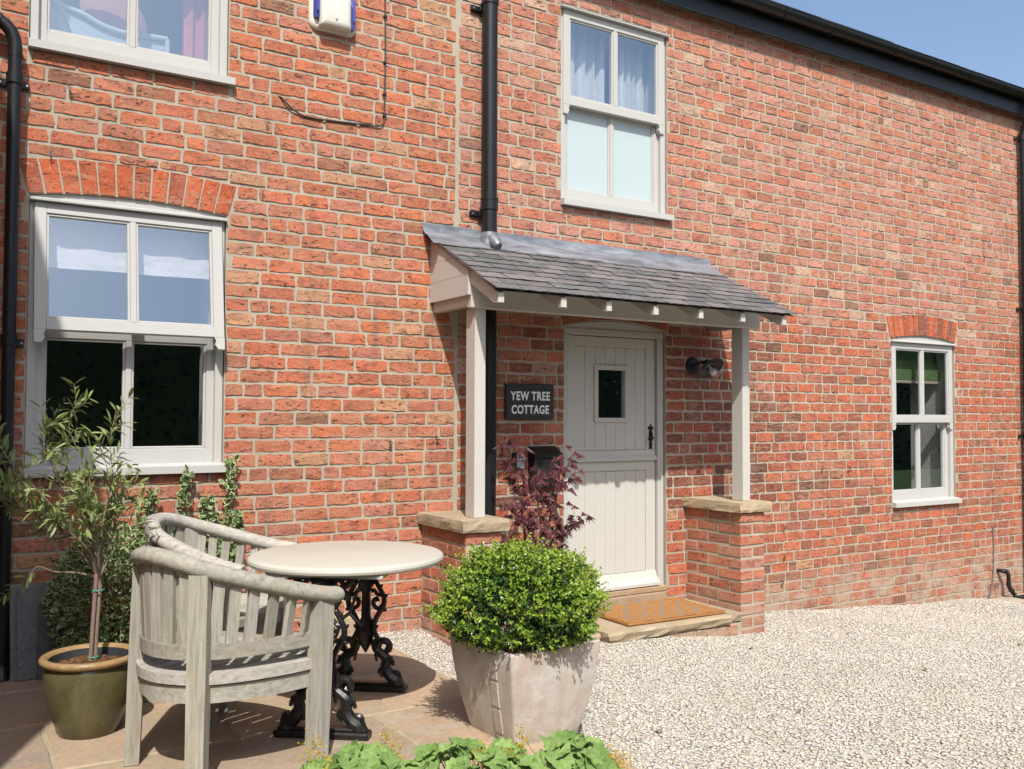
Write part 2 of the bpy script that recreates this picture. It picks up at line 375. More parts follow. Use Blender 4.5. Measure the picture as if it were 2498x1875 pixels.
def m_leaf(name,ca,cb,rough=.45,trans=.25,src='island',spec=.4):
    t=NT(name); P=t.pos()
    r=t.n('ShaderNodeObjectInfo').outputs['Random'] if src=='obj' else t.geo('Random Per Island')
    c=t.mix(r,ca,cb); n=t.noise(P,45,2); c=t.mix(1,c,t.colramp(n,[(.3,(.8,.8,.8)),(.7,(1.2,1.2,1.2))]),'MULTIPLY')
    return t.done(c,rough,spec=spec,trans=trans)
M['box_new']=m_leaf('box_leaf_new',(.20,.33,.03),(.33,.43,.06),.35,.35); M['box_old']=m_leaf('box_leaf_mature',(.018,.05,.010),(.06,.125,.02),.28,.10,spec=.5)
M['olive']=m_leaf('olive_leaf',(.12,.175,.045),(.29,.335,.13),.42,.28,'obj'); M['olive_m']=m_leaf('olive_leaf_mass',(.12,.175,.045),(.29,.335,.13),.42,.28)
M['olive_y']=m_leaf('olive_leaf_yellow',(.55,.30,.03),(.45,.35,.04),.5,.3,'obj')
M['maple']=m_leaf('maple_leaf_purple',(.10,.035,.042),(.20,.075,.08),.5,.3,'obj')
M['eu_g']=m_leaf('euonymus_green',(.04,.10,.022),(.085,.165,.04),.35,.12,'obj'); M['eu_c']=m_leaf('euonymus_cream_margin',(.36,.41,.20),(.50,.53,.32),.4,.2,'obj')
M['alch']=m_leaf('lady_mantle_leaf',(.125,.215,.055),(.22,.325,.10),.65,.22,'obj',.2); M['alch_f']=m_leaf('lady_mantle_flower',(.45,.40,.03),(.55,.30,.03),.7,.3)
M['hedge']=m_leaf('hedge_leaf',(.014,.026,.008),(.028,.048,.013),.6,.1)
def m_bark(name,a,b):
    t=NT(name); P=t.pos(); n=t.noise(t.mapv(P,(60,60,14)),1,5,.7); return t.done(t.mix(n,a,b),.85,t.bump(n,.5,.004),spec=.2)
M['bark']=m_bark('pale_bark',(.16,.12,.08),(.33,.27,.19)); M['twig']=m_bark('green_twig',(.12,.13,.06),(.28,.25,.14)); M['dark_twig']=m_bark('dark_twig',(.05,.03,.025),(.12,.08,.06))
M['cane']=m_bark('bamboo_cane',(.22,.13,.11),(.32,.21,.18))
M['tie']=NT('green_tie').done((.02,.30,.22),.5)
M['white_plastic']=m_paint('cream_white_plastic',(.72,.69,.60),.35,.25); M['blue_plastic']=NT('blue_lens').done((.06,.07,.34),.2,spec=.6,coat=.5)
M['slate_sign']=m_stone('sign_slate',(.035,.038,.043),(.045,.047,.052),(.03,.032,.037),8,.3,.6); M['sign_text']=NT('white_lettering').done((.98,.97,.92),.6)
M['silver']=NT('brushed_zinc').done((.55,.56,.58),.4,metal=.6); M['bulb']=NT('opal_bulb').done((.78,.77,.75),.25,spec=.6)
def m_mat():
    t=NT('coir_mat'); O=t.obj(); xyz=t.sep(O); n=t.noise(t.pos(),120,4,.7)
    def lat(sgn):
        u=t.math('ADD',t.math('MULTIPLY',xyz[0],1/.17),t.math('MULTIPLY',xyz[1],sgn/.22)); fr=t.math('FRACT',u); d=t.math('ABSOLUTE',t.math('SUBTRACT',fr,.5)); return t.ramp(d,.06,.075,1,0)
    l=t.math('MAXIMUM',lat(1),lat(-1)); inx=t.math('LESS_THAN',t.math('ABSOLUTE',xyz[0]),.40); iny=t.math('LESS_THAN',t.math('ABSOLUTE',xyz[1]),.265)
    l=t.math('MULTIPLY',t.math('MULTIPLY',l,inx),iny)
    c=t.mix(t.ramp(n,.3,.7),(.40,.185,.06),(.54,.28,.105)); g=t.mix(t.ramp(n,.3,.7),(.27,.22,.18),(.36,.31,.27)); c=t.mix(l,c,g)
    return t.done(c,1,t.bump(n,1,.012),spec=.05)
M['mat']=m_mat()
M['wood_sill']=m_stone('oak_threshold',(.40,.30,.19),(.34,.25,.17),(.44,.34,.23),5,.4)
M['rubber']=NT('black_cable').done((.02,.02,.02),.5); M['grey_cable']=NT('grey_cable').done((.16,.15,.16),.5)
M['terracotta_vent']=NT('clay_vent').done((.42,.2,.13),.85); M['hole']=NT('vent_hole').done((.02,.015,.012),.9)
def m_wing():
    t=NT('wing_brickwork'); b=t.n('ShaderNodeTexBrick'); t.link(t.mapv(t.pos(),(1,1,1),rot=(math.pi/2,0,math.pi/2)),b.inputs['Vector']); b.inputs['Scale'].default_value=4.2
    b.inputs['Color1'].default_value=(.36,.1,.055,1); b.inputs['Color2'].default_value=(.45,.15,.07,1); b.inputs['Mortar'].default_value=(.42,.36,.28,1); return t.done(b.outputs[0],.9,spec=.2)
M['wing_brick']=m_wing()
# ------------------------------------------------------------------ ground
def gz(x): return -1.29-.0715*min(max(x,-4),11.2)
g=MB(); xs=[(-150,-1.53),(2.0,-1.53),(2.6,gz(2.6)-.05),(11.2,gz(11.2)-.05),(150,gz(11.2)-.05)]
for (a,za),(b,zb) in zip(xs,xs[1:]): g.add([(a,-160,za),(b,-160,zb),(b,120,zb),(a,120,za)],[(0,1,2,3)])
struct('ground',g,M['ground'])
def ghill(X,Y):
    return (.018*np.sin(X*2.3+1)*np.sin(Y*2.9)+.012*np.sin(X*5.1+Y*4.2))*.5+np.exp(-((Y)/.35)**2)*.02+np.exp(-(((X-9.3)/.5)**2+((Y+.25)/.3)**2))*.05+np.exp(-(((X-10)/.6)**2+((Y+.6)/.25)**2))*.03
g=MB(); nx,ny=110,70
g.add([(2.3+9.2*i/nx,.05-7*j/ny,gz(2.3+9.2*i/nx)+float(ghill(2.3+9.2*i/nx,.05-7*j/ny))-.0012) for i in range(nx+1) for j in range(ny+1)],[(i*(ny+1)+j,i*(ny+1)+j+1,(i+1)*(ny+1)+j+1,(i+1)*(ny+1)+j) for i in range(nx) for j in range(ny)])
struct('gravel_bed',g,M['gbed'],smooth=True)

# ------------------------------------------------------------------ the cottage
cottage=thing('cottage','two storey red brick cottage with stone grey windows and a cream stable door','house',(5,0,-1.6))
OPEN=dict(W1=(.432,1.52,-.35,1.235,.04,.195),W2=(.412,1.52,2.05,3.65,0,0),W3=(4.055,5.13,1.62,3.20,0,0),W4=(8.055,9.115,-.89,.79,.045,.215),D=(4.085,5.11,-1.41,.70,.06,.11))
def arcz(o,x):
    x0,x1,zb,zs,r,t=o
    if r==0: return zs
    u=(x-(x0+x1)/2)/((x1-x0)/2); u=max(-1,min(1,u)); return zs+r*(1-u*u)
def proj(p):
    q=Vector(p)-CAMLOC; z=q.dot(_f); return 1249+F_PX*q.dot(_r2)/z,937.5-F_PX*q.dot(_u2)/z
def wall_mesh(x0,x1,z0,z1,opens,depth=.28):
    m=MB(); X=sorted({x0,x1}|{q for o in opens for q in o[:2]}); Z=sorted({z0,z1}|{o[2] for o in opens}|{o[3]+o[4] for o in opens})
    ins=lambda x,z:any(o[0]<x<o[1] and o[2]<z<o[3]+o[4] for o in opens)
    for i in range(len(X)-1):
        for j in range(len(Z)-1):
            a,b,c,d=X[i],X[i+1],Z[j],Z[j+1]
            if ins((a+b)/2,(c+d)/2): continue
            m.add([(a,0,c),(b,0,c),(b,0,d),(a,0,d)],[(0,1,2,3)]); m.add([(a,depth,c),(b,depth,c),(b,depth,d),(a,depth,d)],[(3,2,1,0)])
    for o in opens:
        a,b,c,d=o[0],o[1],o[2],o[3]+o[4]
        for p,q in (((a,c),(a,d)),((b,d),(b,c)),((a,d),(b,d)),((b,c),(a,c))):
            m.add([(p[0],0,p[1]),(q[0],0,q[1]),(q[0],depth,q[1]),(p[0],depth,p[1])],[(0,1,2,3)])
        if o[4]:
            k=16
            for i in range(k):
                p,q=a+(b-a)*i/k,a+(b-a)*(i+1)/k; zp,zq=arcz(o,p),arcz(o,q)
                m.add([(p,0,zp),(q,0,zq),(q,0,d+.001),(p,0,d+.001),(p,.1,zp),(q,.1,zq)],[(0,1,2,3),(0,4,5,1)])
    m.add([(x0,0,z1),(x1,0,z1),(x1,depth,z1),(x0,depth,z1)],[(0,1,2,3)]); m.add([(x1,0,z0),(x1,depth,z0),(x1,depth,z1),(x1,0,z1)],[(0,1,2,3)]); m.add([(x0,0,z0),(x0,depth,z0),(x0,depth,z1),(x0,0,z1)],[(3,2,1,0)])
    return m
def brick_geo(L,H,proud=.0045,jit=.0036,depth=.012):
    """front face at -proud, outline jittered; centred on x and z"""
    n=7 if L>.14 else 4; pts=[]
    for i in range(n): pts.append((-L/2+L*i/(n-1),-H/2))
    pts.append((L/2,0))
    for i in range(n): pts.append((L/2-L*i/(n-1),H/2))
    pts.append((-L/2,0)); k=len(pts); rnd=random.uniform
    pts=[(x+rnd(-jit,jit),z+rnd(-jit,jit)) for x,z in pts]
    for c in (0,n-1,n+1,2*n): pts[c]=(pts[c][0]*(1-rnd(.0,.007)/L),pts[c][1]*(1-rnd(.0,.006)/H))
    b=[(x,depth,z) for x,z in pts]; f=[(x*(1-.004/L),-proud+rnd(-.002,.002),z*(1-.004/H)) for x,z in pts]
    return b+f,[(i,(i+1)%k,k+(i+1)%k,k+i) for i in range(k)]+[tuple(range(k,2*k))]
PAL=dict(orange=(.54,.122,.048),red=(.43,.10,.05),rose=(.45,.145,.10),pink=(.50,.215,.165),salmon=(.50,.148,.082),buff=(.50,.29,.16),pale=(.56,.38,.27),brown=(.29,.092,.055),dark=(.13,.062,.045))
WTS=dict(A=dict(orange=.27,red=.20,rose=.17,salmon=.22,brown=.07,buff=.06,dark=.01),
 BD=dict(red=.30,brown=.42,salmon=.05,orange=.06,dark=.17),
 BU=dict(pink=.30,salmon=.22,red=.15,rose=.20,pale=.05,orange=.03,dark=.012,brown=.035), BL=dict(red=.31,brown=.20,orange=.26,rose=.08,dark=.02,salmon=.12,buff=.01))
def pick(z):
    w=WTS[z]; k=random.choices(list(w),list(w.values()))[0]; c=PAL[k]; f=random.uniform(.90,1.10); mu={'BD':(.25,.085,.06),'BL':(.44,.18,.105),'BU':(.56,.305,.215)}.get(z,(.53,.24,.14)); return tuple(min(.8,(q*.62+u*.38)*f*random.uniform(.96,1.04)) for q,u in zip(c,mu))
def lay_bricks(wall,x0,x1,z0,z1,h,L,opens,zone,seedx):
    out=[]; c=0; z=z0; H=h-.0155
    while z<z1-.02:
        hdr=(c%6==3); x=x0-(L/2 if c%2 else 0)+random.uniform(-.02,.02)
        while x<x1:
            l=L
            if hdr and random.random()<.68: l=L*.52
            elif random.random()<.05: l=L*random.choice((.5,.75))
            l*=random.uniform(.97,1.03); a,b=x+.007,x+l-.007; x+=l
            a,b=max(a,x0+.004),min(b,x1-.004)
            zb,zt=z+.0075,z+h-.008; segs=[(a,b,zb,zt)]
            for o in opens:
                ns=[]
                edge=o[3]+o[5]+.008 if o[5] else 0
                for p,q,lo,hi in segs:
                    def cut(x0_,x1_,inner):
                        if q<=x0_ or p>=x1_: ns.append((p,q,lo,hi)); return
                        if p<x0_-.028: ns.append((p,x0_,lo,hi))
                        if q>x1_+.028: ns.append((x1_,q,lo,hi))
                        if inner: ns.append((max(p,x0_),min(q,x1_),)+inner)
                    if lo<o[2]<hi+.004: cut(o[0]-.004,o[1]+.004,(lo,o[2]-.003))
                    elif lo>=o[2] and hi<o[3]+.004: cut(o[0]-.004,o[1]+.004,None)
                    elif not o[5] and o[2]<=lo<o[3]: cut(o[0]-.004,o[1]+.004,(o[3]+.010,hi) if hi-o[3]>.028 else None)
                    elif o[5] and o[2]<lo and lo<edge:
                        e=.022+.055*o[5]/.2*max(0,min(1,((lo+hi)/2-o[3])/o[5])); up=o[3]+o[4]+o[5]+.01
                        cut(o[0]-e,o[1]+e,(up,hi) if hi>up+.012 else None)
                    elif o[5] and edge<=lo<o[3]+o[4]+o[5]+.01 and o[0]-.03<q and p<o[1]+.03:
                        ex=max(arcz(o,p),arcz(o,(p+q)/2),arcz(o,q))+o[5]+.009; ns.append((p,q,max(lo,ex),hi))
                    else: ns.append((p,q,lo,hi))
                segs=ns
            for p,q,lo,hi in segs:
                if q-p<.022 or hi-lo<.014: continue
                out.append(((p+q)/2,(lo+hi)/2,q-p,hi-lo))
        z+=h*1; c+=1
    vis=[]
    for i,(x,zc,l,hh) in enumerate(out):
        u,v=proj((x,0,zc)); 
        if -10<u<2508 and -10<v<1885:
            u0,v0=proj((x-l/2,0,zc)); u1,v1=proj((x+l/2,0,zc)); vis.append(((u1-u0)*hh*(1 if not(1440>u>900 and v>1250) else .1),i))
    vis.sort(reverse=True); single={i for _,i in vis[:300]}
    VS=[mk_brick_mesh(L*.95,H) for _ in range(7)]; VH=[mk_brick_mesh(L*.46,H) for _ in range(5)]
    mass=MB()
    for i,(x,zc,l,hh) in enumerate(out):
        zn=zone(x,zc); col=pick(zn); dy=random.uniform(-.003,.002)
        if i in single:
            big=l>L*.7; me=random.choice(VS if big else VH); o=inst('brick',me,wall,(x,dy,zc),scale=(l/(L*.95 if big else L*.46)*random.choice((1,1)),1,hh/H),color=col)
        else:
            v,f=brick_geo(l,hh,.0045-dy); mass.add([(p[0]+x,p[1],p[2]+zc) for p in v],f,0,col)
    part('brick_courses',mass,M['brick_mass'],wall,kind='stuff')
def mk_brick_mesh(L,H):
    m=MB(); m.add(*brick_geo(L,H)); return mk_mesh('brick',m,M['brick'])
wa=part('wall',wall_mesh(-.75,3.145,-1.9,4.7,[OPEN['W1'],OPEN['W2']]),M['mortar'],cottage,label='left wall of older, rough orange red bricks')
wb_=part('wall',wall_mesh(3.145,10.62,-2.3,3.47,[OPEN['W3'],OPEN['W4'],OPEN['D']]),M['mortar'],cottage,label='right wall of paler pink and dark red bricks')
lay_bricks(wa,-.75,3.135,-1.74,4.7,.0884,.236,[OPEN['W1'],OPEN['W2']],lambda x,z:'A',0)
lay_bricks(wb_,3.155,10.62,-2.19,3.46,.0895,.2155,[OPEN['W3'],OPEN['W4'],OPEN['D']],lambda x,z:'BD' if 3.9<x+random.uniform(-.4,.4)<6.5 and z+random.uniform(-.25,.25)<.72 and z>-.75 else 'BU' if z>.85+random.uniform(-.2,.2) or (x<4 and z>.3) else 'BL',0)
def arch(o,n,cols,label=None):
    A=empty_part('brick_arch',cottage); x0,x1,zb,zs,r,t=o
    if label: A['label']=label
    for i in range(n):
        a,b=(i+.05)/n,(i+.95)/n; P=[]
        for q in (a,b):
            xi=x0-.012+(x1-x0+.024)*q; u=(q-.5)*2; tilt=u*.055*(t/.2)
            P.append(((xi,arcz(o,xi)+.004),(xi+tilt,arcz(o,xi)+t)))
        (p0,p1),(q0,q1)=P; cx=(p0[0]+q1[0])/2; cz=(p0[1]+q1[1])/2
        poly=[p0,q0,((q0[0]+q1[0])/2,(q0[1]+q1[1])/2),q1,p1,((p0[0]+p1[0])/2,(p0[1]+p1[1])/2)]
        poly=[(x+random.uniform(-.002,.002),z+random.uniform(-.002,.002)) for x,z in poly]
        m=MB(); k=len(poly); m.add([(x-cx,.03,z-cz) for x,z in poly]+[((x-cx)*.95,-.007+random.uniform(-.002,.002),(z-cz)*.98) for x,z in poly],[(j,(j+1)%k,k+(j+1)%k,k+j) for j in range(k)]+[tuple(range(k,2*k))]+[tuple(range(k))[::-1]])
        f=random.uniform(.85,1.12); c=random.choice(cols); inst('brick',mk_mesh('arch_brick',m,M['brick']),A,(cx,0,cz),color=[q*f for q in PAL[c]])
arch(OPEN['W1'],12,['orange','orange','orange','red'],'segmental arch of bright orange bricks over the large ground floor window')
arch(OPEN['W4'],14,['orange','red','salmon','brown'],'segmental arch of bricks over the small right window')
arch(OPEN['D'],13,['red','brown','brown'],'low brick arch over the door')

# ------------------------------------------------------------------ windows (parts of the cottage)
def sash(m,x0,x1,z0,z1,y,st,top,bot,bar=.034,d=.045):
    m.box(x0,x0+st,y,y+d,z0,z1,.003); m.box(x1-st,x1,y,y+d,z0,z1,.003)
    m.box(x0+st-.001,x1-st+.001,y+.0005,y+d-.001,z1-top,z1-.0006,.003); m.box(x0+st-.001,x1-st+.001,y+.0005,y+d-.001,z0+.0006,z0+bot,.003)
    gx0,gx1,gz0,gz1=x0+st,x1-st,z0+bot,z1-top; cx=(gx0+gx1)/2
    m.box(cx-bar/2,cx+bar/2,y+.001,y+d-.002,gz0-.001,gz1+.001,.003)
    b=.014
    for a,c in ((gx0,cx-bar/2),(cx+bar/2,gx1)):
        m.box(a-.001,a+b,y+.009,y+d-.004,gz0,gz1,.003); m.box(c-b,c+.001,y+.009,y+d-.004,gz0,gz1,.003)
        m.box(a+b,c-b,y+.0095,y+d-.005,gz1-b,gz1,.003); m.box(a+b,c-b,y+.0095,y+d-.005,gz0,gz0+b,.003)
    return [(gx0+b,cx-bar/2-b,gz0+b,gz1-b),(cx+bar/2+b,gx1-b,gz0+b,gz1-b)]
def window(o,zsplit,label,tilt=0,lower_glass='glass',head=True,y=.018):
    x0,x1,z0,z1,r,t=o; w=empty_part('window',cottage); w['label']=label
    f=MB(); top=z1
    f.box(x0+.003,x0+.05,y,y+.11,z0+.05,z1-.001,.004); f.box(x1-.05,x1-.003,y,y+.11,z0+.05,z1-.001,.004); f.box(x0+.05,x1-.05,y+.001,y+.11,z1-.05,z1-.002,.004)
    f.box(x0+.05,x1-.05,y+.05,y+.11,z0+.03,z0+.07,.003)
    if r:
        k=14; P=[(x0+.002,z1-.003)]+[(x0+.002+(x1-x0-.004)*i/k,arcz(o,x0+(x1-x0)*i/k)-.003) for i in range(k+1)]+[(x1-.002,z1-.003)]
        f.prism(P[1:-1] if False else [(x0+.002,z1-.012)]+[p for p in P[1:-1]]+[(x1-.002,z1-.012)],'y',y-.004,y+.09)
    part('frame',f,M['frame'],w)
    if head:
        h=MB(); h.prism([(-.030,z1-.032),(-.030,z1-.022),(y,z1-.004),(y,z1-.034)],'x',x0-.012 if r==0 else x0+.001,x1+.012 if r==0 else x1-.001); part('head_moulding',h,M['frame'],w)
    s=MB(); s.prism([(-.05,z0+.004),(-.05,z0+.048),(y+.005,z0+.062),(y+.1,z0+.062),(y+.1,z0+.004)],'x',x0-.005,x1+.032); part('sill',s,M['frame'],w)
    u=MB(); yo=.004; zb=zsplit-.02
    P=sash(u,x0+.026,x1-.026,zb,z1-.036,yo,.062,.062,.066)
    for hx,sg in ((x0+.026,1),(x1-.026,-1)):   # horns
        q=[(hx,zb+.001),(hx+sg*.062,zb+.001),(hx+sg*.050,zb-.022),(hx+sg*.056,zb-.045),(hx+sg*.040,zb-.072),(hx,zb-.072)]
        u.prism(q if sg>0 else q[::-1],'y',yo+.001,yo+.044)
    T=Matrix.Translation((0,yo,z1-.036))@Matrix.Rotation(tilt,4,'X')@Matrix.Translation((0,-yo,-(z1-.036)))
    us=part('upper_sash',u.xf(T),M['frame'],w,label='upper sash swung out at its foot' if tilt else None)
    for a,b,c,d in P:
        part('pane',pane_box(a-.006,b+.006,yo+.022,yo+.030,c-.006,d+.006).xf(T),[M['glass'],M['glass_in']],w)
    l=MB(); P=sash(l,x0+.045,x1-.045,z0+.058,zsplit-.006 if tilt else zsplit+.015,y+.038,.05,.040,.092)
    part('lower_sash',l,M['frame'],w)
    for a,b,c,d in P:
        gm=pane_box(a-.006,b+.006,y+.060,y+.068,c-.006,d+.006); part('pane',gm,[M[lower_glass],M['glass_in'] if lower_glass=='glass' else M[lower_glass]],w)
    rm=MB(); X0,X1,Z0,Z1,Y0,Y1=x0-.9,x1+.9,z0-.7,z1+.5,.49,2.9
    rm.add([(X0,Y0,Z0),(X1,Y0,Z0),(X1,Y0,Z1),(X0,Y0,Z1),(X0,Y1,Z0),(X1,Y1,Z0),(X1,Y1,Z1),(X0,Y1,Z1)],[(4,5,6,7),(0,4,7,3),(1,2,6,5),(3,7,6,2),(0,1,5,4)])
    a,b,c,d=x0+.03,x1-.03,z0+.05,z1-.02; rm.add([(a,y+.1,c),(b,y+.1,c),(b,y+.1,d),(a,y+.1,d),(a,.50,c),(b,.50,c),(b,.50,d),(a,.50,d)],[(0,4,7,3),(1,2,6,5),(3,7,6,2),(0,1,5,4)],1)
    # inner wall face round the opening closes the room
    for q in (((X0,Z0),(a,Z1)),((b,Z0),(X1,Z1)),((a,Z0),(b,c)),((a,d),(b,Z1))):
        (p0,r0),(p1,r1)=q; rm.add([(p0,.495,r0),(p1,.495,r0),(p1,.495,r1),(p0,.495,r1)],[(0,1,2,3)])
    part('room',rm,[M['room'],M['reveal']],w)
    return w
window(OPEN['W1'],.485,'large ground floor sash window with its upper half pushed open',tilt=math.radians(-8.0))
window(OPEN['W2'],2.95,'upper left window cut by the top of the picture, a wicker chair behind it')
window(OPEN['W3'],2.44,'first floor sash window above the porch, lower panes frosted',lower_glass='frost')
window(OPEN['W4'],-.03,'narrow looking sash window at the right, green blind behind it')
# ------------------------------------------------------------------ stable door
door=empty_part('door',cottage); door['label']='cream plank stable door with a small square light'
f=MB(); x0,x1,z1=4.09,5.105,.695; yf=.035
f.box(x0,x0+.056,yf-.012,yf+.09,-1.40,z1-.055,.004); f.box(x1-.062,x1,yf-.012,yf+.09,-1.40,z1-.055,.004); f.box(x0,x1,yf-.0125,yf+.09,z1-.055,z1-.004,.004)
k=14; f.prism([(x0+.004,z1-.012)]+[(x0+(x1-x0)*i/k,arcz(OPEN['D'],x0+(x1-x0)*i/k)-.004) for i in range(k+1)]+[(x1-.004,z1-.012)],'y',yf-.004,yf+.09)
part('frame',f,M['frame'],door)
lx0,lx1,yd=4.152,5.038,.052
def leaf(z0,z1,px0,px1,pz0,pz1,name,hole=None):
    m=MB(); m.box(lx0,px0,yd,yd+.045,z0,z1,.003); m.box(px1,lx1,yd,yd+.045,z0,z1,.003); m.box(px0-.001,px1+.001,yd+.0006,yd+.044,pz1,z1-.0007,.003); m.box(px0-.001,px1+.001,yd+.0006,yd+.044,z0+.0007,pz0,.003)
    part(name,m,M['door_paint'],door); n=7
    for i in range(n):
        a,b=px0+(px1-px0)*i/n,px0+(px1-px0)*(i+1)/n; sp=[(pz0,pz1)]
        if hole and b>hole[0]+.01 and a<hole[1]-.01: sp=[(pz0,hole[2]),(hole[3],pz1)]
        for q0,q1 in sp: part('plank',MB().box(a+.0006,b-.0006,yd+.007,yd+.03,q0+.001,q1-.001,.0035),M['door_paint'],door)
HOLE=(4.43,4.745,-.03,.395)
leaf(-.335,.635,4.225,4.94,-.268,.555,'upper_leaf',HOLE); leaf(-1.365,-.345,4.225,4.94,-1.25,-.432,'lower_leaf')
m=MB(); a,b,c,d=HOLE; 
for q in ((a-.016,a+.022,c-.016,d+.016),(b-.022,b+.016,c-.016,d+.016)): m.box(q[0],q[1],yd-.008,yd+.05,q[2],q[3],.003)
m.box(a+.022,b-.022,yd-.0075,yd+.05,d-.022,d+.0155,.003); m.box(a+.022,b-.022,yd-.0075,yd+.05,c-.0155,c+.022,.003); part('light_frame',m,M['door_paint'],door)
part('pane',pane_box(a+.02,b-.02,yd+.022,yd+.028,c+.02,d-.02),[M['glass'],M['glass_in']],door)
m=MB(); m.prism([(yd,-.352),(yd-.022,-.352),(yd-.022,-.336),(yd,-.312)],'x',lx0-.004,lx1+.006); part('drip_bar',m,M['door_paint'],door)
m=MB(); m.prism([(yd,-1.362),(yd-.062,-1.362),(yd-.062,-1.338),(yd-.03,-1.300),(yd-.012,-1.255),(yd,-1.25)],'x',lx0+.004,lx1-.004); part('weather_board',m,M['door_paint'],door)
m=MB(); m.box(4.088,5.108,-.012,.16,-1.415,-1.372,.005,jit=.0015); part('threshold',m,M['wood_sill'],door)
h=MB(); hx,hz=4.988,-.17
h.prism([(hx-.016,hz-.07),(hx-.011,hz-.02),(hx-.018,hz+.01),(hx-.016,hz+.05),(hx+.016,hz+.05),(hx+.018,hz+.01),(hx+.011,hz-.02),(hx+.016,hz-.07)],'y',yd-.008,yd)
h.prism([(hx,hz+.115),(hx-.008,hz+.09),(hx-.026,hz+.092),(hx-.028,hz+.070),(hx-.012,hz+.065),(hx-.012,hz+.05),(hx+.012,hz+.05),(hx+.012,hz+.065),(hx+.028,hz+.070),(hx+.026,hz+.092),(hx+.008,hz+.09)],'y',yd-.0075,yd)
h.prism([(hx-.022,hz-.095),(hx-.008,hz-.07),(hx+.008,hz-.07),(hx+.022,hz-.095),(hx+.008,hz-.09),(hx-.008,hz-.09)],'y',yd-.0075,yd)
h.tube([(hx,yd-.005,hz+.0),(hx,yd-.035,hz+.0),(hx-.02,yd-.042,hz+.005),(hx-.05,yd-.042,hz-.004),(hx-.058,yd-.042,hz-.02)],[.010,.010,.008,.007,.006],8)
h.tube([(hx,yd-.006,hz+.045),(hx,yd-.022,hz+.03),(hx,yd-.022,hz-.01),(hx,yd-.006,hz-.03)],.008,8)
part('handle',h,M['black_iron'],door,smooth=True)
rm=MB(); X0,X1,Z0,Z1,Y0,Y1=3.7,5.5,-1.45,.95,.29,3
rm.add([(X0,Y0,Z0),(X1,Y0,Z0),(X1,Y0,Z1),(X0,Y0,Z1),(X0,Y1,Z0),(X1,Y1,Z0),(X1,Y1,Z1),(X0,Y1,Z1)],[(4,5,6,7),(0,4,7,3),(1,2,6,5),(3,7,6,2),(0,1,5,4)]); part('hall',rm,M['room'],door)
# ------------------------------------------------------------------ eaves of the right part
m=MB()
for a,b in ((3.0,5.93),(5.934,8.28),(8.284,10.66)): m.box(a,b,-.112,-.092,3.40,3.585,.003)
fa=part('fascia',m,M['black_plastic'],cottage)
m=MB(); m.box(3.0,10.66,-.092,.30,3.462,3.474); part('soffit',m,M['black_plastic'],cottage)
gut=empty_part('gutter',cottage); m=MB(); R=.064; gy,gzz=-.182,3.610
prof=[(-R*math.cos(a),-R*math.sin(a)) for a in np.linspace(0,math.pi,11)]+[(R*.93*math.cos(a),-R*.93*math.sin(a)) for a in np.linspace(0,math.pi,11)]
k=len(prof); vs=[(x,gy+p,gzz+q) for x in (3.0,10.70) for p,q in prof]; m.add(vs,[(i,(i+1)%k,k+(i+1)%k,k+i) for i in range(k)]+[tuple(range(k)),tuple(range(k,2*k))[::-1]])
part('channel',m,M['black_plastic'],gut,smooth=True)
for bx in (3.8,4.45,5.1,5.72,6.34,6.98,7.9,8.51,9.12,9.76,10.4):
    b=MB(); q=[(-(R+.006)*math.cos(a),-(R+.006)*math.sin(a)) for a in np.linspace(0,math.pi,9)]+[(R*.99*math.cos(a),-R*.99*math.sin(a)) for a in np.linspace(0,math.pi,9)]
    w=.028 if bx!=6.98 else .05; b.prism([(gy+p,gzz+r_) for p,r_ in q],'x',bx-w/2,bx+w/2); b.box(bx-w/2,bx+w/2,gy-R-.008,gy-R+.012,gzz-.004,gzz+.010); part('gutter_bracket',b,M['black_plastic'],gut)
rf=empty_part('roof',cottage); m=MB(); sl=math.tan(math.radians(33)); m.prism([(-.17,3.635),(-.17,3.650),(4.2,3.650+4.37*sl),(4.2,3.61+4.37*sl)],'x',3.0,10.72); part('roof_deck',m,M['black_plastic'],rf)
st=mk_mesh('roof_slate',MB().box(-.148,.148,-.0,.26,-.004,.004,.0015),M['slate'])
for r_ in range(3):
    for i in range(26):
        yy=-.19+r_*.19; inst('slate',st,rf,(3.15+i*.3+(r_%2)*.15,yy,3.668+(yy+.17)*sl+random.uniform(0,.004)),rot=(math.radians(30),0,random.uniform(-.01,.01)),color=random.choice(((.05,.05,.055),(.06,.055,.06),(.045,.05,.055))))
part('roof_slope',MB().box(3.0,10.72,0,4.4,-.003,.003).xf(Matrix.Translation((0,.30,3.668+.47*sl))@Matrix.Rotation(math.radians(33),4,'X')),M['slate'],rf)
for a,b in ((6.15,6.98),(7.3,8.05)):
    m=MB(); m.box(a,b,0,1.2,0,.035,.004); m.xf(Matrix.Translation((0,-.06,3.712))@Matrix.Rotation(math.radians(33),4,'X'))
    solo('roof_panel',m,M['black_plastic'],'thin black panel on the roof edge above the gutter, %s'%('nearer the window' if a<7 else 'the one further right'),'roof panel',group='black panels on the roof')
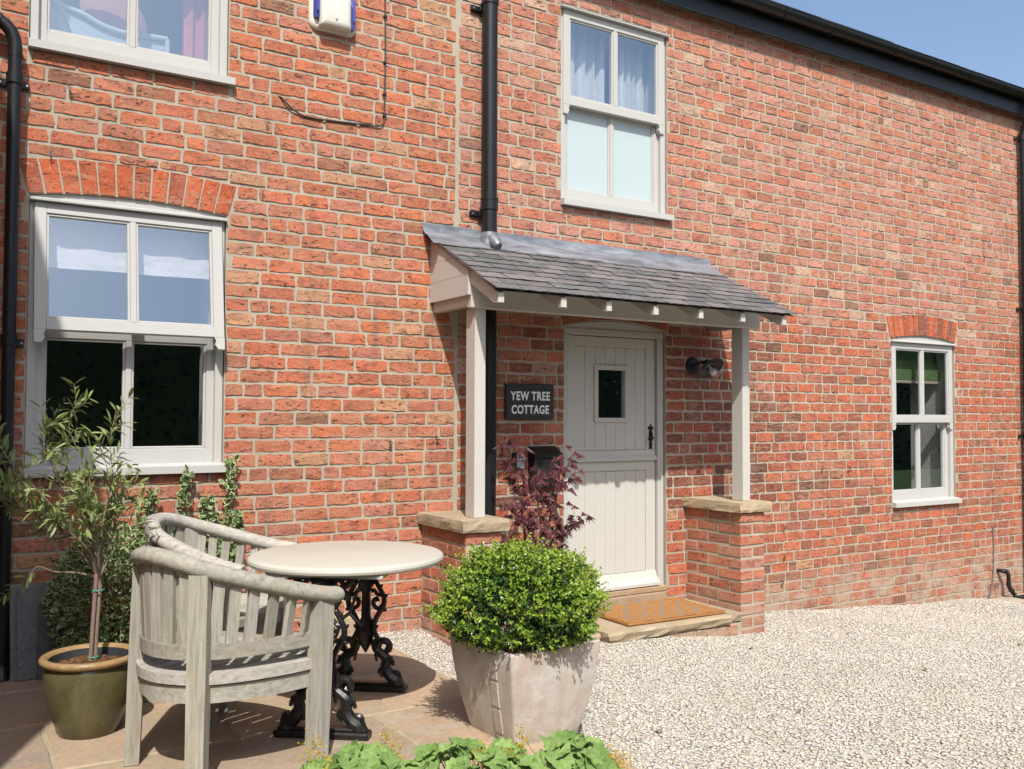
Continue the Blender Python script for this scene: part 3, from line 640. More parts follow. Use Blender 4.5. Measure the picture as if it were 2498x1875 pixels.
# neighbouring wing on the left, outside the picture: it throws the shade over the left edge
wing=thing('side_wing','plain brick wing at the left end that shades the corner of the large window','building',(-1.6,-2,-1.4))
m=MB(); m.prism([(-.86,-4.02),(-.46,-.02),(-3.4,-.02),(-3.4,-4.02)],'z',-1.4,4.03); part('wall',m,M['wing_brick'],wing)
m=MB(); m.add([(-.80,-4.02,4.10),(-.40,-.01,4.72),(-3.4,-.01,6.2),(-3.4,-4.02,5.7),(-.80,-4.02,4.04),(-.40,-.01,4.66),(-3.4,-.01,6.1),(-3.4,-4.02,5.6)],[(0,1,2,3),(7,6,5,4),(0,4,5,1),(0,3,7,4),(1,5,6,2)]); part('roof',m,M['black_plastic'],wing)
# ------------------------------------------------------------------ porch
porch=thing('porch','open cream timber porch with slate roof on two brick piers over the door','porch',(4.22,-.3,-1.6))
def cuboid_brick(L,W,H,name='brick'):
    m=MB(); m.box(-L/2,L/2,-W/2,W/2,-H/2,H/2,.004,jit=.0028); return mk_mesh(name,m,M['brick'])
def pier(x0,x1,yf,ztop,zbot,label):
    p=empty_part('pier',porch); p['label']=label
    c=MB(); c.box(x0+.005,x1-.005,yf+.005,-.002,zbot-.15,ztop-.004); part('mortar_core',c,M['mortar'],p)
    h=.0895; n=int((ztop-zbot)/h)+2; Wd=x1-x0; hb=.115
    me={}
    def put(xa,xb,ya,yb,zc):
        L,W=xb-xa,yb-ya; key=(round(L,2),round(W,2))
        if key not in me: me[key]=[cuboid_brick(L,W,h-.020) for _ in range(3)]
        k=random.choices(['red','salmon','brown','pink','orange'],[.30,.28,.14,.20,.08])[0]; f=random.uniform(.85,1.12)
        inst('brick',random.choice(me[key]),p,((xa+xb)/2+random.uniform(-.002,.002),(ya+yb)/2+random.uniform(-.002,.002),zc),color=[(q*.6+u*.4)*f for q,u in zip(PAL[k],(.52,.24,.15))])
    for i in range(n):
        zc=ztop-h*(i+.5)+.004
        if zc<zbot-.1: break
        if i%2==0:
            put(x0,x1,yf,yf+hb,zc); y=yf+hb+.011
        else:
            put(x0,(x0+x1)/2-.006,yf,yf+.235,zc); put((x0+x1)/2+.006,x1,yf,yf+.235,zc); y=yf+.247
        while y<-.03:
            e=min(y+.228,-.004); 
            if e-y>.04: put(x0+.001,(x0+x1)/2-.006,y,e,zc); put((x0+x1)/2+.006,x1-.001,y,e,zc)
            y=e+.012
    m=MB(); pts=[]
    xa,xb,ya=x0-.035,x1+.045,yf-.035
    nx,ny=6,8; ring=[(xa+(xb-xa)*i/nx,ya) for i in range(nx)]+[(xb,ya+(-.002-ya)*i/ny) for i in range(ny)]+[(xb-(xb-xa)*i/nx,-.002) for i in range(nx)]+[(xa,-.002+(ya+.002)*i/ny) for i in range(ny)]
    rj=lambda a:random.uniform(-a,a); k=len(ring); cx,cy=(xa+xb)/2,(ya)/2
    lay=[(1-.02,ztop+.002),(1.0,ztop+.022),(1.0,ztop+.055),(.985,ztop+.078)]
    vs=[((cx+(x-cx)*f+rj(.004)),(cy+(y-cy)*f+(rj(.004) if y<-.01 else 0)),z+rj(.004 if j in(1,2) else .0015)) for j,(f,z) in enumerate(lay) for x,y in ring]
    fs=[(j*k+i,j*k+(i+1)%k,(j+1)*k+(i+1)%k,(j+1)*k+i) for j in range(3) for i in range(k)]+[tuple(range(3*k,4*k)),tuple(range(k))[::-1]]
    m.add(vs,fs); part('cap_stone',m,M['capstone'],p); return p
pier(2.880,3.145,-.63,-.742,-1.55,'left porch pier, beside the round table'); pier(5.322,5.585,-.62,-.742,-1.72,'right porch pier, beside the doormat')
ZC=-.664
def post(x0,x1,y0,y1):
    m=MB(); m.box(x0,x1,y0,y1,ZC-.002,.715,.006); part('post',m,M['porch_paint'],porch)
post(3.000,3.083,-.530,-.405); post(5.448,5.528,-.530,-.405)
m=MB(); m.box(2.955,5.617,-.556,-.50,.708,.862,.005); part('beam',m,M['porch_paint'],porch)
for xx,lab in ((2.955,'left gable side of narrow boards'),(5.575,None)):
    m=MB(); m.box(xx+.004,xx+.05,-.4995,-.002,.722,.80,.004); part('side_rail',m,M['porch_paint'],porch)
    rz=lambda y:1.255+y*.515   # underside of the slates
    b0=.792
    for i,(za,zb2) in enumerate(((.792,.925),(.927,1.062),(1.064,1.25))):
        b=MB(); yf=-.518 if lab else -.498; yy=lambda z:max(yf,(z-1.235)/.515)
        za_l,zb_l=za,zb2
        poly=[(-.003,za_l),(yy(za_l),za_l)]
        zz=rz(yf)-.02
        if za_l<zz<zb_l: poly+=[(yf,zz)]
        poly+=[(yy(zb_l),zb_l),(-.003,zb_l)] if yy(zb_l)<-.01 else [(-.003,1.235)]
        b.prism(poly,'x',xx-.020,xx+.004); part('gable_board',b,M['porch_paint'],porch)
    if lab: part('corner_trim',MB().box(xx-.024,xx+.0,-.556,-.5185,.79,.965,.003),M['porch_paint'],porch)
sa=math.atan(.515)
for i,x in enumerate((2.965,3.44,3.81,4.22,4.64,5.06,5.50)):
    m=MB(); zt=lambda y:1.238+y*.515
    y1=-.912; m.prism([(-.01,zt(-.01)),(-.01,zt(-.01)-.085),(-.865,zt(-.865)-.085),(y1,zt(y1)-.062),(y1,zt(y1))],'x',x-.021,x+.021); part('rafter',m,M['porch_paint'],porch)
m=MB(); m.prism([(-.004,zt(-.004)+.001),(-.87,zt(-.87)+.001),(-.87,zt(-.87)+.013),(-.004,zt(-.004)+.013)],'x',2.935,5.575); part('roof_boarding',m,M['porch_paint'],porch)
m=MB(); m.prism([(-.02,zt(-.02)+.014),(-.925,zt(-.925)+.014),(-.925,zt(-.925)+.018),(-.02,zt(-.02)+.018)],'x',2.925,5.585); part('felt',m,M['rubber'],porch)
SLC=[(.158,.145,.145),(.172,.155,.153),(.142,.134,.136),(.18,.165,.16),(.125,.126,.126),(.105,.112,.110),(.15,.139,.14)]
def slate_mesh(w,l):
    m=MB(); n=5; rj=lambda a:random.uniform(-a,a)
    low=[(-w/2+w*i/n,rj(.006)) for i in range(n+1)]; pts=low+[(w/2+rj(.001),l*.5),(w/2,l),(-w/2,l),(-w/2+rj(.001),l*.5)]; k=len(pts)
    m.add([(x*.975,y+(.012 if y<.01 else 0),0) for x,y in pts]+[(x*.978,y,.009+rj(.001)) for x,y in pts],[tuple(range(k))[::-1],tuple(range(k,2*k))]+[(i,(i+1)%k,k+(i+1)%k,k+i) for i in range(k)]); return mk_mesh('slate',m,M['slate'])
SLM=[slate_mesh(.195,.24) for _ in range(9)]; SLH=[slate_mesh(.096,.24) for _ in range(2)]
rows=9; L0=.95/math.cos(sa); gauge=.83/math.cos(sa)/rows
for r_ in range(rows+1):
    s_=r_*gauge; y=-.945+s_*math.cos(sa); z=.782+s_*math.sin(sa); x=2.912; first=True
    if y>-.10: break
    while x<5.58:
        wd=.2
        if first and r_%2: wd=.1
        if x+wd>5.60: wd=.1
        me=random.choice(SLM if wd>.15 else SLH); c=random.choice(SLC); f=random.uniform(.88,1.15)
        inst('slate',me,porch,(x+wd/2,y+random.uniform(-.004,.004),z+random.uniform(0,.003)),rot=(sa-math.radians(2.9),random.uniform(-.006,.006),random.uniform(-.008,.008)),color=[q*f for q in c]); x+=wd; first=False
# lead flashing with a boot round the soil pipe
m=MB(); nx,ny=64,9; vs=[]; prof=[(-.006,1.345),(-.010,1.325),(-.018,1.30),(-.034,1.278),(-.058,1.262),(-.09,1.247),(-.125,1.216),(-.16,1.192),(-.185,1.176)]
for i in range(nx+1):
    x=2.868+(5.60-2.868)*i/nx
    for j,(y,z) in enumerate(prof):
        w=.004*math.sin(x*9+j)+.003*math.sin(x*23+j*2.1)+random.uniform(-.0015,.0015)
        if j==8: z+=.0; y+=.012*math.sin(x*7)+.006*math.sin(x*19)
        vs.append((x,y-abs(w)*.5,z+w*(.5 if 0<j<8 else .2)+.006))
m.add(vs,[(i*ny+j,i*ny+j+1,(i+1)*ny+j+1,(i+1)*ny+j) for i in range(nx) for j in range(ny-1)]); part('lead_flashing',m,M['lead'],porch,smooth=True)
m=MB(); m.lathe([(.075,1.20),(.078,1.235),(.066,1.275),(.062,1.305),(.060,1.318)],(3.365,-.088,0),20); m.tube([(3.365,-.10,1.28),(3.37,-.17,1.235),(3.375,-.20,1.205)],[.05,.045,.03],10); part('lead_boot',m,M['lead'],porch,smooth=True)
# door step: slab on a brick riser
step=thing('door_step','sandstone doorstep slab on a mortared brick riser under the mat','step',(4.6,-.33,-1.7))
def rough_slab(name,parent,x0,x1,y0,y1,z0,z1,mat,nose=.012,a=.008):
    m=MB(); nx=max(3,int((x1-x0)/.09)); ny=max(2,int((y1-y0)/.09))
    ring=[(x0+(x1-x0)*i/nx,y0) for i in range(nx)]+[(x1,y0+(y1-y0)*i/ny) for i in range(ny)]+[(x1-(x1-x0)*i/nx,y1) for i in range(nx)]+[(x0,y1-(y1-y0)*i/ny) for i in range(ny)]
    rj=lambda q:random.uniform(-q,q); cx,cy=(x0+x1)/2,(y0+y1)/2; k=len(ring); vs=[]
    for ins,z,q in ((nose*1.6,z0,a),(nose*.6,z0+(z1-z0)*.3,a),(0,z1-(z1-z0)*.25,a*.7),(nose*.5,z1,a*.35)):
        for x,y in ring: vs.append((x+(ins if x<cx else -ins)*(1 if abs(x-cx)>abs(x1-cx)*.98 else 0)+rj(q),y+(ins if y<cy else -ins)*(1 if abs(y-cy)>abs(y1-cy)*.98 else 0)+rj(q),z+rj(q*.3)))
    m.add(vs,[(j*k+i,j*k+(i+1)%k,(j+1)*k+(i+1)%k,(j+1)*k+i) for j in range(3) for i in range(k)]+[tuple(range(3*k,4*k)),tuple(range(k))[::-1]]); return part(name,m,mat,parent)
rough_slab('slab',step,3.99,5.18,-.67,-.015,-1.575,-1.502,M['capstone'],.014,.009); rough_slab('slab',step,5.185,5.318,-.64,-.02,-1.565,-1.502,M['capstone'],.006,.004); rough_slab('slab',step,3.72,3.98,-.60,-.02,-1.58,-1.510,M['capstone'],.01,.006)
m=MB(); m.box(3.74,5.318,-.628,-.01,-1.85,-1.578); part('riser',m,M['mortar'],step)
for i in range(7):
    mm=cuboid_brick(.205,.03,.075); inst('brick',mm,step,(3.86+i*.218,-.622,-1.625),color=[q*random.uniform(.8,1.1) for q in (.44,.27,.19)])
m=MB(); m.box(4.10,5.10,-.028,.06,-1.50,-1.418,.008,jit=.003); part('mortar_fillet',m,M['wood_sill'],step)
m=MB(); nx,ny=46,30; c0=(4.715,-.295,-1.4965)
top=[(-.46+.92*i/nx,-.30+.60*j/ny,.020+random.uniform(-.003,.003)) for i in range(nx+1) for j in range(ny+1)]
m.add(top,[(i*(ny+1)+j,(i+1)*(ny+1)+j,(i+1)*(ny+1)+j+1,i*(ny+1)+j+1) for i in range(nx) for j in range(ny)]); m.box(-.463,.463,-.303,.303,0,.017,.004)
mt=bpy.data.objects.new('door_mat',mk_mesh('door_mat',m,M['mat'])); COL.objects.link(mt); mt.location=c0; mt.rotation_euler=(0,0,math.radians(-2.0)); mt['label']='orange coir doormat with grey lattice lines on the stone step'; mt['category']='doormat'
# ------------------------------------------------------------------ pipes and wall fittings
def clip_lugs(m,x,y,z,r,two=True,w=.05):
    for s in ((-1,1) if two else (-1,)):
        m.box(min(x+s*r*.9,x+s*(r+w)),max(x+s*r*.9,x+s*(r+w)),-.030,-.004,z-.022,z+.022,.008)
def screws(parent,pts):
    for p in pts:
        m=MB(); m.lathe([(0,.003),(.006,.003),(.008,0)],p,8,axis=(0,-1,0)); part('screw',m,M['screw'],parent)
sp=thing('soil_pipe','thick black soil pipe rising through the porch roof beside the upper window','drainpipe',(3.365,-.088,-.66))
m=MB(); m.tube([(3.365,-.088,1.30),(3.365,-.088,4.9)],.055,24); part('pipe',m,M['black_plastic'],sp,smooth=True)
m=MB(); m.tube([(3.365,-.088,-1.6),(3.365,-.088,1.22)],.055,24); part('pipe',m,M['black_plastic'],sp,smooth=True)
for z in (1.40,2.90):
    m=MB(); m.lathe([(.0555,-.04),(.062,-.038),(.0625,.03),(.066,.032),(.066,.05),(.0555,.052)],(3.365,-.088,z+.12),24); part('collar',m,M['black_plastic'],sp,smooth=True)
    m=MB(); clip_lugs(m,3.365,0,z+.06,.055,False,.07); m.box(3.30,3.335,-.06,-.01,z+.04,z+.08,.006); part('bracket',m,M['black_plastic'],sp); screws(sp,[(3.262,-.031,z+.06)])
lp=thing('drainpipe','slim black drainpipe with a swan neck bend left of the big window','drainpipe',(.34,-.09,-1.4))
m=MB(); m.tube([(.34,-.09,-1.42),(.34,-.09,1.98)],.034,18); part('pipe',m,M['black_plastic'],lp,smooth=True)
m=MB(); m.tube([(.34,-.09,1.96),(.34,-.09,2.02),(.335,-.09,2.06),(.318,-.09,2.10),(.29,-.09,2.13),(.25,-.09,2.15)],.036,18); part('bend',m,M['black_plastic'],lp,smooth=True)
m=MB(); m.tube([(.262,-.09,2.145),(-.3,-.09,2.36)],.034,18); m.lathe([(.035,-.012),(.042,-.012),(.042,.035),(.035,.035)],(.255,-.09,2.148),18,axis=(-.56,0,.21)); part('offset_pipe',m,M['black_plastic'],lp,smooth=True)
for z in (1.84,.405,-1.05):
    m=MB(); m.lathe([(.0345,-.03),(.042,-.028),(.042,.028),(.0345,.03)],(.34,-.09,z),18); clip_lugs(m,.34,0,z-.01,.034,True,.045); m.box(.31,.37,-.07,-.01,z-.02,z+.015,.004); part('bracket',m,M['black_plastic'],lp,smooth=40); screws(lp,[(.34+s*.066,-.031,z-.01) for s in (-1,1)])
m=MB(); m.tube([(.34,-.09,-1.34),(.34,-.10,-1.38),(.34,-.15,-1.43)],.036,14); part('shoe',m,M['black_plastic'],lp,smooth=True)
rp=thing('drainpipe','black downpipe at the far right corner under the gutter end','drainpipe',(10.36,-.07,-2))
m=MB(); m.tube([(10.36,-.18,3.56),(10.36,-.18,3.45),(10.36,-.15,3.38),(10.36,-.09,3.28),(10.36,-.07,3.2),(10.36,-.07,-2.0)],.034,16); part('pipe',m,M['black_plastic'],rp,smooth=True)
for z in (3.16,1.22,-.2):
    m=MB(); m.lathe([(.0345,-.03),(.042,-.028),(.042,.028),(.0345,.03)],(10.36,-.07,z),16); clip_lugs(m,10.36,0,z,.034,True,.04); part('bracket',m,M['black_plastic'],rp)
al=thing('alarm_box','cream alarm box with blue end lenses high on the left wall','alarm box',(2.19,-.03,2.52))
def rbox(x0,x1,z0,z1,y0,y1,r,n=5,ins=.02):
    m=MB(); P=[]
    for cx,cz,a0 in ((x1-r,z1-r,0),(x0+r,z1-r,90),(x0+r,z0+r,180),(x1-r,z0+r,270)):
        for i in range(n+1): a=math.radians(a0+90*i/n); P.append((cx+r*math.cos(a),cz+r*math.sin(a)))
    k=len(P); mx,mz=(x0+x1)/2,(z0+z1)/2; lay=[(1,y1),(1,y0+ins),(1-ins*.6/(x1-x0)*2,y0+ins*.3),(1-ins/(x1-x0)*3,y0)]
    m.add([(mx+(x-mx)*f,y,mz+(z-mz)*f) for f,y in lay for x,z in P],[(j*k+i,j*k+(i+1)%k,(j+1)*k+(i+1)%k,(j+1)*k+i) for j in range(3) for i in range(k)]+[tuple(range(3*k,4*k))]); return m
part('back_plate',rbox(2.03,2.355,2.535,2.775,-.035,-.004,.05),M['white_plastic'],al,smooth=50)
part('cover',rbox(2.088,2.300,2.548,2.775,-.098,-.03,.012,ins=.022),M['white_plastic'],al,smooth=50)
part('lens',rbox(2.052,2.0875,2.60,2.772,-.080,-.03,.012,ins=.018),M['blue_plastic'],al,smooth=50); part('lens',rbox(2.3005,2.336,2.57,2.772,-.080,-.03,.012,ins=.018),M['blue_plastic'],al,smooth=50)
screws(al,[(2.19,-.1,2.60)])
cb=thing('cable','thin black cable clipped down the left wall and looping to the left','cable',(2.57,-.01,2.0))
m=MB(); P=[(2.572,-.012,4.4),(2.572,-.012,2.86),(2.578,-.012,2.5),(2.574,-.012,2.1),(2.573,-.012,2.02),(2.56,-.014,1.985),(2.53,-.014,1.968),(2.48,-.014,1.967),(2.3,-.013,1.957),(2.1,-.013,1.945),(2.0,-.014,1.948),(1.93,-.018,1.975),(1.88,-.022,2.012),(1.85,-.016,2.044),(1.835,-.004,2.05)]
m.tube(P,.0055,6); part('wire',m,M['rubber'],cb)
for z in (2.74,2.42,2.20,2.05): part('clip',MB().box(2.562,2.586,-.022,-.002,z-.008,z+.008,.002),M['rubber'],cb)
gc=MB(); gc.tube([(9.77,-.01,-1.18),(9.775,-.012,-1.4),(9.76,-.012,-1.68),(9.72,-.02,-1.83),(9.62,-.05,-1.93),(9.45,-.10,-1.99)],.008,7); solo('cable',gc,M['grey_cable'],'thin grey cable hanging loose near the right drain','cable')
sg=thing('house_sign','black slate sign reading YEW TREE COTTAGE between porch post and door','sign',(3.755,-.02,-.02))
part('slab',MB().box(3.545,3.968,-.034,-.010,-.022,.242,.004,jit=.001),M['slate_sign'],sg)
def lettering(txt,cx,cz,w,h):
    cu=bpy.data.curves.new('t','FONT'); cu.body=txt; cu.size=1; cu.align_x='CENTER'; cu.extrude=.02; cu.offset=.028; cu.space_character=1.12; cu.space_word=.85
    o=bpy.data.objects.new('lettering',cu); COL.objects.link(o); bpy.context.view_layer.update()
    me=bpy.data.meshes.new_from_object(o.evaluated_get(bpy.context.evaluated_depsgraph_get())); bpy.data.objects.remove(o)
    a=np.array([v.co for v in me.vertices]); lo,hi=a.min(0),a.max(0); sx,sz=w/(hi[0]-lo[0]),h/(hi[1]-lo[1])
    for v in me.vertices:
        c=v.co.copy(); v.co=((c.x-(lo[0]+hi[0])/2)*sx,-c.z*.05,(c.y-(lo[1]+hi[1])/2)*sz)
    me.materials.clear(); me.materials.append(M['sign_text']); inst('lettering',me,sg,(cx,-.0355,cz))
lettering('YEW TREE',3.757,.152,.350,.066); lettering('COTTAGE',3.757,.052,.330,.066)
lb=thing('letter_box','black metal letterbox behind the red maple','letterbox',(3.87,-.06,-.55))
m=MB(); m.box(3.755,3.985,-.095,-.004,-.53,-.275,.005); part('body',m,M['black_iron'],lb)
m=MB(); m.prism([(-.115,-.298),(-.115,-.280),(-.004,-.222),(-.004,-.255)],'x',3.742,3.998); part('lid',m,M['black_iron'],lb)
ks=thing('key_safe','small silver key safe with a black cover left of the letterbox','key safe',(3.66,-.02,-.4))
m=MB(); m.box(3.605,3.715,-.045,-.004,-.395,-.265,.010); part('cover',m,M['black_plastic'],ks)
m=MB(); m.box(3.630,3.700,-.054,-.0455,-.385,-.272,.004); part('front',m,M['silver'],ks)
for i in range(3):
    for j in range(2): part('button',MB().box(3.640+i*.018,3.653+i*.018,-.058,-.054,-.305+j*.016,-.294+j*.016,.001),M['black_plastic'],ks)
# barn lamp
lm=thing('wall_lamp','black barn style wall lamp with bare white bulb right of the door','wall lamp',(5.39,-.05,.43))
bx,bz=5.395,.432
m=MB(); m.lathe([(0,.030),(.060,.028),(.068,.020),(.070,0)],(bx,-.004,bz),24,axis=(0,-1,0)); part('back_plate',m,M['black_iron'],lm,smooth=True)
A=Vector((bx+.035,-.150,bz+.012)); ax=Vector((-.02,-.69,-.72)).normalized()
m=MB(); m.tube([(bx,-.03,bz),(bx+.012,-.08,bz+.018),(bx+.026,-.115,bz+.028),(bx+.033,-.138,bz+.024),A],.010,10); part('arm',m,M['black_iron'],lm,smooth=True)
m=MB(); m.lathe([(.0,-.02),(.030,-.02),(.034,.03),(.05,.032),(.115,.058),(.118,.060),(.114,.062),(.05,.038),(.03,.036)],A,32,axis=ax); part('shade',m,M['black_iron'],lm,smooth=True)
m=MB(); m.lathe([(.044,.036),(.046,.05),(.044,.055)],A,24,axis=ax); part('collar',m,M['silver'],lm,smooth=True)
m=MB(); m.lathe([(.041,.04),(.041,.125),(.036,.145),(.022,.158),(0,.163)],A,24,axis=ax); part('glass_jar',m,M['clear_glass'],lm,smooth=True)
m=MB(); m.lathe([(.014,.03),(.015,.065),(.024,.08),(.029,.10),(.027,.118),(.016,.13),(0,.134)],A,20,axis=ax); part('bulb',m,M['bulb'],lm,smooth=True)
# waste pipe and gully
wp=thing('waste_pipe','short black waste pipe bent down into the right drain','waste pipe',(9.95,-.1,-2))
m=MB(); m.tube([(9.85,0,-1.655),(9.86,-.07,-1.655),(9.885,-.09,-1.665),(9.905,-.095,-1.70),(9.91,-.095,-1.80),(9.92,-.095,-1.835),(9.99,-.095,-1.90),(10.01,-.095,-1.92),(10.02,-.12,-1.945)],.021,12); part('pipe',m,M['black_plastic'],wp,smooth=True)
for p,d in (((9.908,-.095,-1.80),(0,0,1)),((9.955,-.095,-1.868),(.7,0,-.7)),((9.875,-.085,-1.66),(.6,-.4,-.2))):
    m=MB(); m.lathe([(.0215,-.02),(.0255,-.018),(.0255,.018),(.0215,.02)],p,12,axis=d); part('collar',m,M['black_plastic'],wp,smooth=True)
gl=thing('drain_surround','low mortared brick surround of the right drain','drain',(9.95,-.2,-2.1))
m=MB(); m.box(9.62,10.5,-.42,-.01,-2.25,-1.945,.01,jit=.004); part('mortar_bed',m,M['mortar'],gl)
for i in range(4): inst('brick',cuboid_brick(.215,.10,.075),gl,(9.72+i*.225,-.40,-1.965),color=[q*random.uniform(.8,1.1) for q in PAL['salmon']])
part('grate',MB().box(9.98,10.2,-.30,-.10,-1.9445,-1.93,.003),M['black_iron'],gl)
def air_brick(x,z,lab):
    a=thing('air_brick',lab,'air brick',(x,-.005,z)); part('block',MB().box(x-.108,x+.108,-.012,-.0005,z-.036,z+.036,.003),M['terracotta_vent'],a)
    for i in range(8): part('slot',MB().box(x-.092+i*.025,x-.083+i*.025,-.014,-.0125,z-.026,z+.026),M['hole'],a)
air_brick(8.13,-1.785,'clay air brick at the foot of the wall below the small window'); air_brick(9.76,-1.815,'clay air brick behind the grey cable')
HK=[(1.758,1.87,'below the end of the black cable'),(1.735,1.43,'right of the arch end'),(.62,1.862,'under the upper window near its left end'),(.53,1.47,'above the left end of the brick arch'),(2.629,-.183,'on the left wall, further from the porch post'),(2.985,-.153,'on the left wall close to the porch post'),(7.0,-.465,'halfway between porch and small window'),(7.376,-.475,'nearer the small window than its neighbour'),(6.482,-.983,'topmost of three beside the porch pier'),(6.48,-1.239,'middle of three beside the porch pier'),(6.45,-1.47,'lowest of three beside the porch pier')]
for x,z,l in HK:
    h=MB(); h.tube([(x,.0,z+.012),(x,-.03,z+.010)],.003,6); R=.010; h.tube([(x+R*math.cos(a),-.036,z+R*math.sin(a)) for a in np.linspace(1.2,7.0,12)],.0028,6)
    h.tube([(x,-.03,z-.008),(x+.004,-.018,z-.05)],.0025,5); solo('vine_eye',h,M['screw'] if z>1 else M['black_iron'],'small metal eye hook '+l,'hook',group='eye hooks in the wall')
# things behind the glass
bl=MB(); nx,nz=30,16
for s in range(1):
    vs=[(.50+.97*i/nx,.122+.003*math.sin(i*.9+j*.3)+.002*random.uniform(-1,1),1.2-.35*j/nz-.002*math.sin(i*.4)*(j==nz)) for i in range(nx+1) for j in range(nz+1)]
    bl.add(vs,[(i*(nz+1)+j,(i+1)*(nz+1)+j,(i+1)*(nz+1)+j+1,i*(nz+1)+j+1) for i in range(nx) for j in range(nz)])
solo('blind',bl,M['blind'],'white linen blind half down behind the large lower window','blind',smooth=True)
cv=MB(); nx,nz=60,4
for x0,x1,ph in ((4.13,4.66,0),(4.72,5.06,2)):
    vs=[(x0+(x1-x0)*i/nx,.22+.035*math.sin(i*.55+ph)+.012*math.sin(i*1.3),3.2-1.5*j/nz) for i in range(nx+1) for j in range(nz+1)]
    cv.add(vs,[(i*(nz+1)+j,(i+1)*(nz+1)+j,(i+1)*(nz+1)+j+1,i*(nz+1)+j+1) for i in range(nx) for j in range(nz)])
solo('curtain',cv,M['curtain'],'white voile curtain behind the window above the porch','curtain',smooth=True)
gb=thing('roman_blind','green roman blind with flowered hem behind the small right window','blind',(8.6,.2,.3))
part('folds',MB().box(8.06,9.12,.185,.20,.58,.80).box(8.06,9.12,.165,.182,.49,.60,.006).box(8.06,9.12,.15,.168,.385,.53,.006),M['green_blind'],gb); part('hem',MB().box(8.06,9.12,.148,.1695,.357,.386,.003),M['trim'],gb)
pc=MB(); vs=[(1.30+.17*i/12,.28+.025*math.sin(i*1.2),3.6-1.7*j) for i in range(13) for j in (0,1)]; pc.add(vs,[(2*i,2*i+2,2*i+3,2*i+1) for i in range(12)]); solo('curtain',pc,M['pink'],'pink curtain at the right edge of the upper left window','curtain',smooth=True)
wc=thing('wicker_chair','pale blue wicker armchair behind the upper left window','chair',(.9,.6,1.9))
rim=smooth_path([(.50,.44,2.56),(.57,.39,2.52),(.61,.37,2.488),(.72,.36,2.46),(.84,.36,2.412),(.98,.36,2.393),(1.10,.36,2.404),(1.225,.36,2.41)],4)
m=MB(); m.tube(rim,.018,10); m.tube([(1.225,.36,2.41),(1.228,.36,1.9)],.016,10); m.tube([(.60,.38,2.49),(.70,.37,2.30),(.80,.37,1.9)],.014,10); part('frame',m,M['wicker'],wc,smooth=True)
m=MB(); n=len(rim); m.add([(x,y+.01,z-.02) for x,y,z in rim]+[(x,y+.03,1.9) for x,y,z in rim],[(i,i+1,n+i+1,n+i) for i in range(n-1)]); part('woven_side',m,M['wicker'],wc)
cu=MB(); cu.lathe([(0,-.07),(.10,-.062),(.19,-.03),(.215,0),(.19,.03),(.10,.062),(0,.07)],(.93,.52,2.555),24,axis=(.25,-1,.45)); solo('cushion',cu,M['cushion'],'pink patterned cushion on the wicker chair','cushion',smooth=True)
# ------------------------------------------------------------------ patio
PZ=-1.41
patio=thing('patio','riven sandstone flag patio under the table and chairs','patio',(1.2,-1.4,-1.46))
m=MB(); m.box(-.9,2.395,-3.2,-.02,-1.50,PZ-.006); part('jointing',m,M['joint'],patio)
rows=[(-.40,-.02,[-.9,-.1,.55,1.25,1.9,2.46]),(-1.02,-.41,[-.9,.05,.92,1.62,2.42]),(-1.68,-1.03,[-.9,-.35,.45,1.16,2.41]),(-2.30,-1.69,[-.9,.15,.98,1.80,2.43]),(-3.2,-2.31,[-.9,-.2,.62,1.52,2.45])]
def flag(x0,x1,y0,y1):
    m=MB(); rj=lambda a:random.uniform(-a,a); nx,ny=max(3,int((x1-x0)/.11)),max(3,int((y1-y0)/.11)); g=.007
    ring=[(x0+g+(x1-x0-2*g)*i/nx,y0+g) for i in range(nx)]+[(x1-g,y0+g+(y1-y0-2*g)*i/ny) for i in range(ny)]+[(x1-g-(x1-x0-2*g)*i/nx,y1-g) for i in range(nx)]+[(x0+g,y1-g-(y1-y0-2*g)*i/ny) for i in range(ny)]
    k=len(ring); ring=[(x+rj(.006),y+rj(.006)) for x,y in ring]; cx,cy=(x0+x1)/2,(y0+y1)/2; tz=rj(.0025)
    lay=[(0,-.055),(0,-.009),(.008,-.001)]
    vs=[(x-cx-(d if x>cx else -d)*1,y-cy-(d if y>cy else -d),z+tz+rj(.001)) for d,z in lay for x,y in ring]
    m.add(vs,[(j*k+i,j*k+(i+1)%k,(j+1)*k+(i+1)%k,(j+1)*k+i) for j in range(2) for i in range(k)]+[tuple(range(2*k,3*k))]); inst('flagstone',mk_mesh('flagstone',m,M['flag']),patio,(cx,cy,PZ))
for y0,y1,X in rows:
    for a,b in zip(X,X[1:]): flag(a,b,y0,y1)
